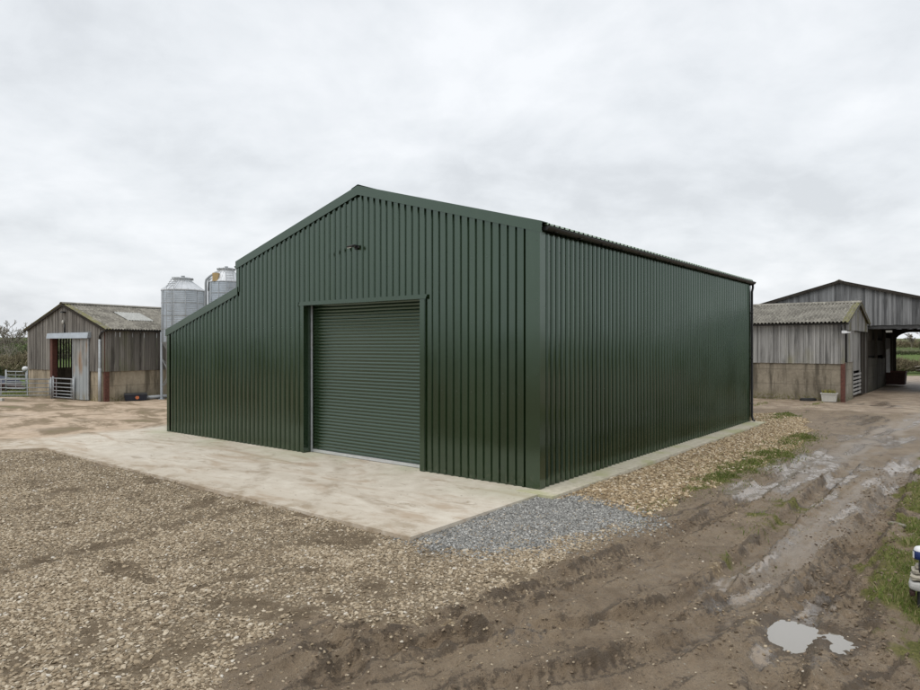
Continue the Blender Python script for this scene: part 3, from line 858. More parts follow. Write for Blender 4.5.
# back wall, lean-to outer wall and the step wall above the lean-to roof
mb = MB(); pts = split_at(prof_pts(-LW, 0, PITCH), [-BW, -BW / 2])
rib_wall(mb, [(a, d) for a, d in pts], lambda u, d, z: (u, BL + d, z), lambda x, m: top_z(x, m) - 0.05, lambda m: 0.008)
mb.build('wall', [GC, M['dark_steel']], barn)
mb = MB(); rib_wall(mb, prof_pts(0.12, BL - .02, PITCH), lambda u, d, z: (-LW - d, u, z), lambda a, m: LEAN_E - .06, lambda m: 0.008)
mb.build('wall', [GC, M['dark_steel']], barn)
mb = MB(); rib_wall(mb, prof_pts(0.02, BL - .02, PITCH), lambda u, d, z: (-BW - d, u, z), lambda a, m: EAVE - .06, lambda m: STEP_T - .12)
mb.build('wall', [GC, M['dark_steel']], barn)


def roof_sheet(name, xa, za, xb, zb, parent, mats, y0, y1, pitch, dep, drop=0.0, wave=False, tone=None, thick=0.012):
    """profiled sheets running from the high line (xa,za) to the low line (xb,zb)"""
    mb = MB()
    if wave:
        pts = []; k = 6; n = int((y1 - y0) / pitch * k)
        for i in range(n + 1):
            u = y0 + (y1 - y0) * i / n; pts.append((u, dep * (0.5 + 0.5 * math.cos(2 * math.pi * (u - y0) / pitch))))
    else: pts = prof_pts(y0, y1, pitch, dep)
    sl = Vector((xb - xa, 0, zb - za)).normalized(); up = Vector((-sl.z, 0, sl.x))
    if up.z < 0: up = -up
    A, B = Vector((xa, 0, za)), Vector((xb, 0, zb))
    for (a, da), (b2, db) in zip(pts[:-1], pts[1:]):
        tn = tone(0.5 * (a + b2)) if tone else 0.5
        P = [A + up * da + Vector((0, a, 0)), A + up * db + Vector((0, b2, 0)), B + up * db + Vector((0, b2, 0)), B + up * da + Vector((0, a, 0))]
        Q = [p - up * thick for p in P]
        mb.poly(P, 0, tn, wave); mb.poly(Q[::-1], 0, tn, wave)
        mb.poly([P[3], P[2], Q[2], Q[3]], 0, tn); mb.poly([P[1], P[0], Q[0], Q[1]], 0, tn)
    return mb.build(name, mats, parent)


h = BW / 2
sl = (RIDGE - EAVE) / h
roof_sheet('roof', -h, RIDGE - .035, 0.14, EAVE - .035 - .14 * sl, barn, GF, -.02, BL + .05, PITCH, .034)
roof_sheet('roof', -h, RIDGE - .035, -BW - .12, EAVE - .035 - .12 * sl, barn, GF, -.02, BL + .05, PITCH, .034)
sl2 = (STEP_T - LEAN_E) / (LW - BW)
roof_sheet('roof', -BW, STEP_T - .035, -LW - .12, LEAN_E - .035 - .12 * sl2, barn, GF, -.02, BL + .05, PITCH, .034)
mb = MB(); mb.prism([(-.22, 0, -.06), (0, 0, 0.012), (.22, 0, -.06), (.22, 0, -.066), (0, 0, 0.004), (-.22, 0, -.066)], (-h, -.065, RIDGE + .03), (-h, BL + .08, RIDGE + .03))
mb.build('ridge_cap', GF, barn)
VP = [(0, -.070, -.20), (0, -.056, -.20), (0, -.056, -.004), (0, .16, -.004), (0, .16, .012), (0, -.070, .012)]
for (xa, za, xb, zb) in ((-h, RIDGE, .10, EAVE - .10 * sl), (-h, RIDGE, -BW - .06, EAVE - .06 * sl), (-BW + .03, STEP_T + .03 * sl2, -LW - .10, LEAN_E - .10 * sl2)):
    mb = MB(); mb.prism(VP, (xa, 0, za), (xb, 0, zb)); mb.build('verge_trim', GF, barn)
    mb = MB(); mb.prism([(a, -b2 + BL, c) for a, b2, c in VP], (xa, 0, za), (xb, 0, zb)); mb.build('verge_trim', GF, barn)
# corner flashings
def corner(xs, ys, z1, name='corner_flashing'):
    mb = MB()
    for lo, hi in xs: mb.box(lo, hi)
    return mb.build(name, GF, barn)
mb = MB(); mb.box((-.255, -.050, .010), (.050, -.046, EAVE - .13)); mb.box((.046, -.046, .016), (.050, .155, EAVE - .075))
mb.box((-.258, -.050, .011), (-.254, .0, EAVE - .09)); mb.box((.0, .154, .017), (.049, .158, EAVE - .076))
mb2 = [(-.27, .5), (-.27, 2.1), (-.27, 3.5), (-.27, 4.6)]
for xx, zz in mb2 + [(-.06, a[1] + .05) for a in mb2]: screw(mb, lambda u, d, z: (u, -.050 - d, z), xx + .05, 0, zz)
for zz in (.55, 2.0, 3.4, 4.5): screw(mb, lambda u, d, z: (.050 + d, u, z), .12, 0, zz)
mb.build('corner_flashing', [GF, M['dark_steel']], barn)
mb = MB(); mb.box((-LW - .05, -.050, .010), (-LW + .10, -.046, LEAN_E - .12)); mb.box((-LW - .05, -.0455, .010), (-LW - .046, .12, LEAN_E - .07)); mb.build('corner_flashing', GF, barn)
mb = MB(); mb.box((-BW - .05, -.051, STEP_T - .12), (-BW + .09, -.046, EAVE - .16)); mb.box((-BW - .05, -.046, STEP_T - .1), (-BW - .046, .12, EAVE - .1)); mb.build('corner_flashing', GF, barn)
mb = MB(); mb.box((.046, BL - .14, .016), (.050, BL + .05, EAVE - .07)); mb.box((-.1, BL + .046, .016), (.0455, BL + .050, EAVE - .1)); mb.build('corner_flashing', GF, barn)
# closure shadow line under the verge: foam closers
# gutter + downpipe
def half_round(mb, x, z, r, y0, y1, t=0.006, mat=0):
    n = 10
    for k in range(n):
        a0, a1 = math.pi + math.pi * k / n, math.pi + math.pi * (k + 1) / n
        for rr in (r, r - t):
            mb.poly([(x + rr * math.cos(a0), y0, z + rr * math.sin(a0)), (x + rr * math.cos(a1), y0, z + rr * math.sin(a1)),
                     (x + rr * math.cos(a1), y1, z + rr * math.sin(a1)), (x + rr * math.cos(a0), y1, z + rr * math.sin(a0))], mat, .5, True)
    for y in (y0, y1):
        mb.poly([(x + r * math.cos(math.pi + math.pi * k / n), y, z + r * math.sin(math.pi + math.pi * k / n)) for k in range(n + 1)], mat)
mb = MB(); gz = EAVE - .105
half_round(mb, .125, gz, .082, .02, BL + .12)
mb.tube([(.207, .02, gz), (.207, BL + .12, gz)], .008, 6)
for k in range(15): mb.box((.03, .3 + k * .98, gz - .09), (.21, .33 + k * .98, gz - .082))
g = mb.build('gutter', M['black_plastic'], barn)
mb = MB(); mb.tube([(.125, BL + .02, gz - .07), (.125, BL + .02, gz - .2), (.10, BL + .0, gz - .35), (.10, BL, .2), (.13, BL, .06), (.2, BL, .045)], .040, 10)
for zz in (.6, 2.2, 3.8): mb.tube([(.10, BL, zz), (.10, BL, zz + .06)], .047, 10)
mb.build('downpipe', M['black_plastic'], barn)
mb = MB(); half_round(mb, -BW - .12, EAVE - .12, .06, -.03, BL + .08); mb.build('gutter', GF, barn)
mb = MB(); half_round(mb, -LW - .13, LEAN_E - .13, .06, 0.02, BL + .08); mb.build('gutter', GF, barn)
# door surround: jamb and head flashings with the reveal
def surround(xo, xi, sgn):
    mb = MB()
    mb.box((min(xo, xi), -.052, .010), (max(xo, xi), -.046, DH + .02))
    a, b2 = (xi, xi + .006 * sgn)
    mb.box((min(a, b2), -.046, .010), (max(a, b2), .30, DH))
    return mb.build('door_jamb', GF, barn)
surround(D0 - .07, D0, -1); surround(D1 + .13, D1, 1)
mb = MB(); mb.box((D0 - .16, -.075, DH + .022), (D1 + .20, -.046, DH + .03)); mb.box((D0 - .16, -.079, DH - .015), (D1 + .20, -.075, DH + .03))
mb.box((D0, -.06, DH - .006), (D1, .30, DH)); mb.box((D0 - .16, -.052, DH + .031), (D1 + .2, -.046, DH + .08))
mb.build('door_head', GF, barn)
# roller shutter, curved slats
mb = MB(); RY = .21; sp = .0795; nsl = int((DH - .08) / sp) + 1
prof = []
for k in range(nsl):
    z0 = .085 + k * sp
    for i in range(7):
        a = i / 6; prof.append((RY - .017 * math.sin(math.pi * min(1, a * 1.12)) if a < .9 else RY + .004, z0 + sp * a))
for (d0, z0), (d1, z1) in zip(prof[:-1], prof[1:]):
    if z1 > DH + .05: break
    mb.poly([(D0 + .05, d0, z0), (D1 - .05, d0, z0), (D1 - .05, d1, z1), (D0 + .05, d1, z1)], 0, .5, True)
door = mb.build('roller_shutter', M['green_shutter'], barn)
mb = MB(); mb.box((D0 + .05, RY - .03, .012), (D1 - .05, RY + .03, .082)); mb.build('bottom_bar', M['bright_steel'], door)
for x0 in (D0 + .012, D1 - .085):
    mb = MB(); mb.box((x0, RY - .045, .010), (x0 + .012, RY + .05, DH)); mb.box((x0 + .012, RY - .045, .010), (x0 + .07, RY - .036, DH)); mb.build('guide_rail', M['galv_dull'], door)
mb = MB(); mb.box((D0 - .3, .34, 0), (D1 + .3, .36, DH + .3)); mb.build('backing', M['interior_dark'], barn)
# floodlight on the gable
fl = MB(); fx, fz = -4.93, 4.98
fl.hexa([(fx - .16, -.30, fz - .05), (fx + .06, -.30, fz - .05), (fx + .06, -.12, fz + .0), (fx - .16, -.12, fz + .0),
         (fx - .16, -.33, fz + .0), (fx + .06, -.33, fz + .0), (fx + .06, -.14, fz + .07), (fx - .16, -.14, fz + .07)])
def shrink(o, f=.72):
    for v in o.data.vertices: v.co = Vector((fx + .05, -.045, fz)) + (v.co - Vector((fx + .05, -.045, fz))) * f
    return o
flo = shrink(fl.build('floodlight', M['dark_steel'], barn))
mb = MB(); mb.hexa([(fx - .14, -.318, fz - .062), (fx + .04, -.318, fz - .062), (fx + .04, -.13, fz - .012), (fx - .14, -.13, fz - .012),
                    (fx - .14, -.315, fz - .052), (fx + .04, -.315, fz - .052), (fx + .04, -.13, fz - .003), (fx - .14, -.13, fz - .003)]); shrink(mb.build('lens', M['lamp_glass'], flo))
mb = MB(); mb.box((fx - .03, -.14, fz - .03), (fx + .03, -.05, fz + .05)); mb.box((fx - .06, -.07, fz - .08), (fx + .06, -.03, fz + .06)); mb.tube([(fx + .05, -.05, fz - .02), (fx + .16, -.05, fz - .03)], .022, 8); shrink(mb.build('bracket', M['black_plastic'], flo))

# ------------------------------------------------------------------ timber building helper
def boards(mb, x0, x1, z0, z1, pos, w=.11, gap=.006, th=.022, mat=0, ragged=.015, lap=True):
    """vertical boards; pos(u, outward, z); z0,z1 functions of u"""
    u = x0; k = 0
    while u < x1 - .02:
        ww = min(w * rnd.uniform(.88, 1.12), x1 - u)
        a, b2 = u, u + ww - gap
        o0 = rnd.uniform(0, .007) + (.013 if lap and k % 2 else 0)
        tn = min(1, max(0, rnd.gauss(.5, .17)))
        zb = z0((a + b2) / 2) - rnd.uniform(0, ragged)
        A = [pos(a, o0, zb), pos(b2, o0, zb), pos(b2, o0 + th, zb), pos(a, o0 + th, zb)]
        za, zc = z1(a), z1(b2)
        B = [pos(a, o0, za), pos(b2, o0, zc), pos(b2, o0 + th, zc), pos(a, o0 + th, za)]
        if min(za, zc) - zb > .03: mb.hexa(A + B, mat, tn)
        u += ww; k += 1


# ------------------------------------------------------------------ old timber barn on the left
d31 = 31.5
B0 = Vector(((104.5 - 460) / FPX * d31, d31, 0.0))
THB = math.atan2(-.51, .86)
ob = empty('timber_barn', B0, THB, 'old brown timber barn with a grey fibre cement roof and open sliding door', 'barn')
W2, LB, E2, R2, CW = 6.85, 10.0, 3.52, 4.75, 1.47
h2 = W2 / 2
tz = lambda u: R2 - abs(u + h2) * (R2 - E2) / h2 - .06
DA, DB, DT = -4.62, -2.5, 3.05         # doorway
posf = lambda u, o, z: (u, -o, z)
mb = MB()
boards(mb, -W2, DA, lambda u: CW - .03, tz, posf)
boards(mb, DA, DB, lambda u: DT, tz, posf)
boards(mb, DB, -.02, lambda u: (CW - .03), tz, posf)
mb.build('boarding', M['wood_brown'], ob)
mb = MB(); boards(mb, .02, LB, lambda u: CW - .03, lambda u: E2 - .07, lambda u, o, z: (o, u, z), gap=.012); mb.build('boarding', M['wood_brown'], ob)
mb = MB(); boards(mb, 0, LB, lambda u: CW, lambda u: E2 - .07, lambda u, o, z: (-W2 - o, u, z), w=.16, gap=.07, lap=False); mb.build('boarding', M['wood_brown'], ob)
mb = MB(); boards(mb, -W2, 0, lambda u: CW, tz, lambda u, o, z: (u, LB + o, z), w=.2, gap=.075, lap=False); mb.build('boarding', M['wood_brown'], ob)
for xa, xb in ((-W2, DA - .02), (DB + .05, -.12)):
    mb = MB(); mb.box((xa, .02, -.1), (xb, .14, CW)); mb.build('concrete_wall', M['concrete_tan'], ob)
mb = MB(); mb.box((-.14, .24, -.1), (-.02, LB, CW)); mb.build('concrete_wall', M['concrete_tan'], ob)
mb = MB(); mb.box((-W2, .15, -.1), (-W2 + .12, LB, CW)); mb.build('concrete_wall', M['concrete_tan'], ob)
mb = MB(); mb.box((-W2, LB - .12, -.1), (0, LB - .005, CW)); mb.build('concrete_wall', M['concrete_tan'], ob)
mb = MB(); mb.box((-.115, .015, -.1), (.012, .235, E2 - .1)); mb.build('stanchion', M['rust_red'], ob)
mb = MB(); mb.box((DA - .015, -.05, -.1), (DA + .2, .19, DT + .05)); mb.build('stanchion', M['rust_red'], ob)
for y in (3.4, 6.7, 9.8):
    mb = MB(); mb.box((-.18, y, -.1), (-.145, y + .18, E2 - .1)); mb.build('stanchion', M['rust_red'], ob)
    mb = MB(); mb.bar((-.2, y + .09, E2 - .2), (-h2, y + .09, R2 - .25), .12, .2); mb.bar((-W2 + .2, y + .09, E2 - .2), (-h2, y + .09, R2 - .25), .12, .2); mb.build('rafter', M['rust_dark'], ob)
mossy = lambda u: .95 if u < .22 else .3
slb = (R2 - E2) / h2
r1 = roof_sheet('roof', -h2, R2, .22, E2 - .22 * slb, ob, M['fibre_cement'], -.16, LB + .1, .146, .05, wave=True, tone=mossy)
r2 = roof_sheet('roof', -h2, R2, -W2 - .22, E2 - .22 * slb, ob, M['fibre_cement'], -.16, LB + .1, .146, .05, wave=True, tone=mossy)
roof_sheet('rooflight', -2.35, R2 - 1.05 * slb + .012, -1.1, R2 - 2.3 * slb + .012, r1, M['rooflight'], 1.84, 1.84 + .146 * 10, .146, .05, wave=True)
mb = MB(); mb.prism([(-.16, 0, -.03), (-.05, 0, .05), (.05, 0, .05), (.16, 0, -.03), (.04, 0, .02), (-.04, 0, .02)], (-h2, -.17, R2 + .05), (-h2, LB + .1, R2 + .05), 0, .3); mb.build('ridge_cap', M['fibre_cement'], ob)
for xe, s_ in ((.24, 1), (-W2 - .24, -1)):
    mb = MB(); mb.prism([(0, -.13, -.11), (0, -.09, -.11), (0, -.09, -.005), (0, -.13, -.005)], (-h2, 0, R2), (xe, 0, E2 - .24 * slb), 0, .1); mb.build('bargeboard', M['wood_dark'], ob)
# gutter / downpipe
mb = MB(); half_round(mb, .25, E2 - .09, .06, -.1, LB); mb.build('gutter', M['black_plastic'], ob)
mb = MB(); mb.tube([(-.22, -.10, .05), (-.22, -.10, E2 - .55)], .06, 10); mb.tube([(-.22, -.10, 0.03), (-.22, -.10, 1.6)], .075, 10); mb.build('downpipe', M['galv_dull'], ob)
mb = MB(); mb.tube([(-.22, -.10, E2 - .55), (-.22, -.10, E2 - .4), (-.02, -.12, E2 - .22), (.22, -.06, E2 - .14)], .05, 8); mb.build('downpipe', M['black_plastic'], ob)
# sliding door and its track box
mb = MB()
dx0, dx1 = -2.52, -1.18
for k in range(9):
    a = dx0 + (dx1 - dx0) * k / 9; b2 = dx0 + (dx1 - dx0) * (k + 1) / 9
    mb.hexa([(a, -.085, .04), (b2, -.085 - .012 * (k % 2), .04), (b2, -.055, .04), (a, -.055, .04), (a, -.085, 3.02), (b2, -.085 - .012 * (k % 2), 3.02), (b2, -.055, 3.02), (a, -.055, 3.02)], 0, .5)
sd = NT('door_sheet'); o_ = sd.obj(); n_ = sd.noise(sd.map(o_, (3, 3, .8)), 1.0, 5, .6); z_ = sd.sep(o_)[2]
c_ = sd.mix(sd.ramp(n_, .35, .65), (.19, .19, .18), (.31, .315, .31))
c_ = sd.mix(sd.math('MULTIPLY', sd.ramp(z_, 1.75, 1.6), .7), c_, (.33, .365, .38))
c_ = sd.mix(sd.math('MULTIPLY', sd.ramp(z_, .95, 1.6, 0, 1), sd.ramp(n_, .52, .7)), c_, (.27, .19, .13))
c_ = sd.mix(sd.math('MULTIPLY', sd.ramp(z_, .6, .0), sd.ramp(n_, .4, .6)), c_, (.2, .17, .1))
sd.set(color=c_, rough=.6); M['door_sheet'] = sd.mat
sdo = mb.build('sliding_door', M['door_sheet'], ob)
mb = MB(); mb.box((dx0 - .012, -.10, .05), (dx0 + .05, -.05, 3.02)); mb.box((dx1 - .05, -.10, .05), (dx1 + .012, -.05, 3.02)); mb.build('frame', M['galv_dull'], sdo)
mb = MB(); mb.hexa([(DA - .06, -.22, 3.03), (-1.06, -.22, 3.03), (-1.06, -.02, 3.03), (DA - .06, -.02, 3.03), (DA - .06, -.17, 3.28), (-1.06, -.17, 3.30), (-1.06, -.02, 3.32), (DA - .06, -.02, 3.30)])
mb.build('track_cover', M['galv'], ob)
mb = MB(); mb.box((-3.42, -.2, 4.3), (-3.22, -.03, 4.37)); mb.build('bracket', M['black_plastic'], ob)
mb = MB(); mb.tube([(-3.3, -.06, 3.32), (-3.3, -.06, 3.75)], .03, 6); mb.build('conduit', M['black_plastic'], ob)
mb = MB(); mb.lathe([(.001, 3.74), (.05, 3.76), (.06, 3.85), (.035, 3.93), (.001, 3.95)], 12, (-3.36, -.1)); mb.build('lamp', M['white_paint'], ob)
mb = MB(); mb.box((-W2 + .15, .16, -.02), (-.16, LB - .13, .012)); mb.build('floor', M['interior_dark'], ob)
mb = MB(); mb.bar((-W2 + .13, LB - .2, 2.3), (-.2, LB - .2, 2.3), .1, .15); mb.bar((-W2 + .13, LB - .2, 3.2), (-.2, LB - .2, 3.2), .1, .15); mb.build('rail', M['rust_dark'], ob)

# ------------------------------------------------------------------ silos
def silo(loc, r, zc, zt, ztop, label, ladder_ang, filler=False):
    s = empty('silo', loc, 0, label, 'silo', 'galvanised feed silos behind the green barn')
    mb = MB(); prof = []
    n = int((zt - zc) / .076)
    for i in range(n * 4 + 1):
        z = zc + (zt - zc) * i / (n * 4); prof.append((r + .006 * math.sin(i * math.pi / 2), z))
    mb.lathe(prof, 56)
    mb.build('tank', M['galv'], s)
    mb = MB()
    for k in range(3): mb.lathe([(r + .009, zc + (zt - zc) * (k + 1) / 4 - .02), (r + .014, zc + (zt - zc) * (k + 1) / 4), (r + .009, zc + (zt - zc) * (k + 1) / 4 + .02)], 56)
    for k in range(10):
        a = 2 * math.pi * (k + .3) / 10
        mb.box((0, 0, 0), (0, 0, 0)) if False else mb.tube([((r + .012) * math.cos(a), (r + .012) * math.sin(a), zc), ((r + .012) * math.cos(a), (r + .012) * math.sin(a), zt)], .02, 5)
    mb.build('stiffener', M['galv_dull'], s)
    mb = MB(); mb.lathe([(r + .03, zt - .03), (r + .03, zt + .01), (.42, ztop - .12), (.42, ztop - .02)], 40, smooth=False)
    for k in range(20):
        a = 2 * math.pi * k / 20; mb.bar(((r + .02) * math.cos(a), (r + .02) * math.sin(a), zt + .02), (.42 * math.cos(a), .42 * math.sin(a), ztop - .10), .03, .03)
    rf = mb.build('roof', M['galv_light'], s)
    mb = MB(); mb.lathe([(.34, ztop - .1), (.46, ztop - .02), (.46, ztop + .05), (.2, ztop + .10), (.001, ztop + .11)], 24)
    for k in range(12):
        a = 2 * math.pi * k / 12; mb.bar((.47 * math.cos(a), .47 * math.sin(a), ztop - .04), (.47 * math.cos(a), .47 * math.sin(a), ztop + .06), .05, .02)
    mb.tube([(0, 0, ztop + .1), (0, 0, ztop + .18)], .09, 10); mb.build('cap', M['galv_dull'], rf)
    mb = MB(); mb.lathe([(r, zc), (.2, max(.7, zc - 1.35)), (.2, max(.55, zc - 1.5))], 40); mb.build('hopper', M['galv_dull'], s)
    ang = [R(a) for a in (188, 278, 8, 98)]
    lp = [((r + .03) * math.cos(a), (r + .03) * math.sin(a)) for a in ang]
    for (x, y) in lp:
        mb = MB(); mb.box((x - .045, y - .045, 0), (x + .045, y + .045, zc + .5)); mb.box((x - .12, y - .12, 0), (x + .12, y + .12, .02)); mb.build('leg', M['galv'], s)
    for i in range(4):
        p, q = lp[i], lp[(i + 1) % 4]; mb = MB()
        mb.bar((*p, zc * .2), (*q, zc * .72), .03, .03); mb.bar((*q, zc * .2), (*p, zc * .72), .03, .03); mb.build('brace', M['galv_dull'], s)
    a = R(ladder_ang); c, sn = math.cos(a), math.sin(a); mb = MB()
    for sg in (-1, 1):
        ox, oy = -sn * .19 * sg, c * .19 * sg
        mb.tube([((r + .14) * c + ox, (r + .14) * sn + oy, .9), ((r + .14) * c + ox, (r + .14) * sn + oy, zt + .1), (.6 * c + ox, .6 * sn + oy, ztop + .02)], .016, 6)
    for k in range(int((zt - .9) / .28)):
        z = 1 + k * .28
        mb.tube([((r + .14) * c - sn * .19, (r + .14) * sn + c * .19, z), ((r + .14) * c + sn * .19, (r + .14) * sn - c * .19, z)], .012, 5)
    for k in range(5):
        f_ = k / 5; rr = (r + .14) + (.6 - r - .14) * f_; z = zt + .15 + (ztop - zt) * f_
        mb.tube([(rr * c - sn * .19, rr * sn + c * .19, z), (rr * c + sn * .19, rr * sn - c * .19, z)], .012, 5)
    mb.build('ladder', M['galv_dull'], s)
    if filler:
        mb = MB(); mb.tube([(-r - .22, -.1, .5), (-r - .22, -.1, zt - .05), (-r - .19, -.1, zt + .12), (-r + .02, -.1, zt + .32), (-r + .3, -.1, zt + .5), (-.35, -.1, ztop - .12), (-.1, -.1, ztop - .16)], .065, 10); mb.build('filler_pipe', M['galv_dull'], s)
        mb = MB(); mb.tube([(-r - .02, -.25, zt - .5), (-r + .02, -.3, zt + .1), (-.35, -.4, ztop - .35)], .05, 8); mb.tube([(-r - .02, -.25, .8), (-r - .02, -.25, zt - .4)], .05, 8); mb.build('vent_pipe', M['galv_dull'], s)
        mb = MB(); mb.box((-.44, -r + .0, zt - .02), (-.16, -r + .3, zt + .42)); mb.build('motor_box', M['tan_paint'], s)
    return s
silo((-13.85, 33.25, 0), .99, 2.85, 5.42, 5.98, 'squat galvanised silo nearer the old barn with a ladder up its front', 262)
silo((-12.72, 36.2, 0), .86, 3.6, 6.12, 6.80, 'galvanised silo with a bent filler pipe and tan box on its roof', 300, True)

# ------------------------------------------------------------------ field gates and yard clutter on the left
def gate(p, q, rails, ups, label, name='field_gate', mat='galv_dull', group='galvanised gates by the old barn', r=.024):
    p, q = Vector((*p, 0)), Vector((*q, 0)); d = q - p; L = d.length
    g = empty(name, p, math.atan2(d.y, d.x), label, 'gate', group)
    z1, z0 = max(rails), min(rails)
    mb = MB(); mb.tube([(0, 0, z0 - .02), (0, 0, z1)], r * 1.15, 8); mb.tube([(0, 0, z1), (L, 0, z1)], r * 1.15, 8); mb.tube([(L, 0, z1), (L, 0, z0 - .02)], r * 1.15, 8); mb.build('frame', M[mat], g)
    for z in rails:
        if z != z1: m_ = MB(); m_.tube([(0, 0, z), (L, 0, z)], r, 8); m_.build('rail', M[mat], g)
    for u in ups: m_ = MB(); m_.box((u * L - .02, -.03, z0 - .02), (u * L + .02, -.0245, z1)); m_.build('upright', M[mat], g)
    for x in (-.06, L + .06): m_ = MB(); m_.tube([(x, .02, -.1), (x, .02, z1 + .1)], .04, 8); m_.build('post', M['galv_dull'], g)
    return g
gate((-20.45, 33.45), (-18.93, 32.52), (.10, .26, .42, .60, .80, 1.03), (.18, .94), 'short six-rail galvanised gate across the old barn doorway')
gate((-25.4, 33.0), (-20.62, 33.42), (.18, .36, .56, .78, .98), (.27, .52, .78), 'long galvanised field gate left of the old barn doorway')
gate((-26.6, 39.0), (-25.2, 38.6), (.15, .35, .55, .75, .95, 1.15), (.5,), 'pale upright hurdle standing on the grass behind the long gate', 'hurdle', 'galv_dull')
# sack on the hurdle
mb = MB(); mb.lathe([(.001, 1.18), (.13, 1.2), (.17, 1.32), (.13, 1.42), (.04, 1.46), (.001, 1.46)], 14, (-25.25, 38.62)); o = mb.build('feed_sack', M['white_plastic']); tag(o, 'white bundled feed sack on top of the hurdle end', 'sack')
# timber lying on the yard
mb = MB(); mb.bar((-24.5, 32.2, .06), (-22.05, 32.1, .06), .16, .13); o = mb.build('beam', M['white_paint']); tag(o, 'pale squared beam lying on the yard in front of the long gate', 'beam')
# covered heap
def heap(loc, rx, ry, rz_, label, cat):
    n, k = 26, 12; mb = MB(); b0 = 0
    for i in range(k + 1):
        for j in range(n):
            a = 2 * math.pi * j / n; f_ = i / k
            rr = 1 - f_ ** 2.6 * 1.0
            w_ = 1 + .07 * math.sin(3 * a + i) + .05 * math.sin(7 * a + 2 * i)
            rr = max(.0, (1 - f_ ** 3)) * w_
            mb.v.append((loc[0] + rx * rr * math.cos(a), loc[1] + ry * rr * math.sin(a), loc[2] + rz_ * f_ * (1 + .05 * math.sin(5 * a))))
    for i in range(k):
        for j in range(n):
            a, b2 = i * n + j, i * n + (j + 1) % n
            mb.face([a, b2, b2 + n, a + n], 0 if i > 4 else 1, rnd.random(), True)
    o = mb.build('covered_heap', [M['tarp_blue'], M['rust_dark']]); return tag(o, label, cat)
heap((-28.6, 40.6, -.05), 1.9, 1.0, .95, 'dark covered heap behind the long gate at the far left', 'heap')
# dark box with an orange emblem, lying pipe
bx = empty('storage_box', (-15.78, 32.35, 0), THB + R(59.3), 'dark navy plastic box with an orange emblem at the foot of the old barn', 'box')
mb = MB(); mb.hexa([(-.46, -.24, .02), (.46, -.24, .02), (.46, .2, .02), (-.46, .2, .02), (-.5, -.27, .30), (.5, -.27, .30), (.5, .23, .30), (-.5, .23, .30)]); mb.build('body', M['navy_plastic'], bx)
mb = MB(); mb.hexa([(-.52, -.29, .302), (.52, -.29, .302), (.52, .25, .302), (-.52, .25, .302), (-.48, -.25, .37), (.48, -.25, .37), (.48, .21, .37), (-.48, .21, .37)]); mb.build('lid', M['black_plastic'], bx)
mb = MB(); mb.poly([(.06 + .085 * math.cos(a_ * math.pi / 8), -.2625, .16 + .085 * math.sin(a_ * math.pi / 8)) for a_ in range(16)]); mb.build('emblem', M['orange_mark'], bx)
mb = MB()
p0 = B0 + Matrix.Rotation(THB, 3, 'Z') @ Vector((.55, 1.7, .1)); p1 = B0 + Matrix.Rotation(THB, 3, 'Z') @ Vector((.5, 4.6, .1))
mb.tube([p0, p1], .10, 12); o = mb.build('drain_pipe', M['galv_dull']); tag(o, 'pale drain pipe lying along the foot of the old barn wall', 'pipe')

# ------------------------------------------------------------------ grey timber shed and open barn on the right
S0 = Vector((*gp(845, 401.5), 0.0))
sh = empty('timber_shed', S0, TH, 'weathered grey timber shed on a stained concrete wall beside the open barn', 'shed')
SWD, SD_, SE, SR, SC = 9.0, 7.3, 3.86, 4.92, 1.84
mb = MB(); boards(mb, -SWD, -.02, lambda u: SC - .05, lambda u: SE - .10, lambda u, o, z: (u, -o, z), w=.085, gap=.01); mb.build('boarding', M['wood_grey'], sh)
sl3 = (SR - SE) / (SD_ / 2)
stz = lambda u: SR - abs(u - SD_ / 2) * sl3 - .06
posg = lambda u, o, z: (o, u, z)
mb = MB()
boards(mb, -.02, SD_, lambda u: SE - .42, stz, lambda u, o, z: (o + .03, u, z), w=.15, gap=.006)
mb.build('boarding', M['wood_grey'], sh)
mb = MB(); boards(mb, .55, 2.55, lambda u: SC + .02, lambda u: SE - .38, posg, w=.15, gap=.006); mb.build('boarding', M['wood_grey'], sh)
mb = MB(); boards(mb, -SWD, 0, lambda u: 0, lambda u: SE - .1, lambda u, o, z: (u, SD_ + o, z)); mb.build('boarding', M['wood_grey'], sh)
mb = MB(); boards(mb, 0, SD_, lambda u: 0, stz, lambda u, o, z: (-SWD - o, u, z)); mb.build('boarding', M['wood_grey'], sh)
mb = MB(); mb.box((-SWD, .02, -.1), (-.19, .16, SC)); mb.build('concrete_wall', M['concrete_stain'], sh)
for y0, y1 in ((.3, 1.28), (1.30, 2.5)):
    mb = MB(); mb.box((-.13, y0, -.1), (-.01, y1, SC)); mb.build('concrete_panel', M['concrete_grey'], sh)
mb = MB(); mb.box((-.185, -.02, -.1), (-.005, .19, SC + .0)); mb.build('stanchion', M['rust_red'], sh)
mb = MB(); mb.box((-.16, .03, SC), (-.02, .15, SE - .1)); mb.build('stanchion', M['wood_grey'], sh)
for xs in (-4.55,):
    mb = MB(); mb.box((xs, -.012, -.1), (xs + .17, .018, SC)); mb.build('stanchion', M['rust_red'], sh)
mb = MB(); mb.box((-.2, 2.58, -.1), (-.05, 2.8, SE - .3)); mb.build('stanchion', M['wood_dark'], sh)
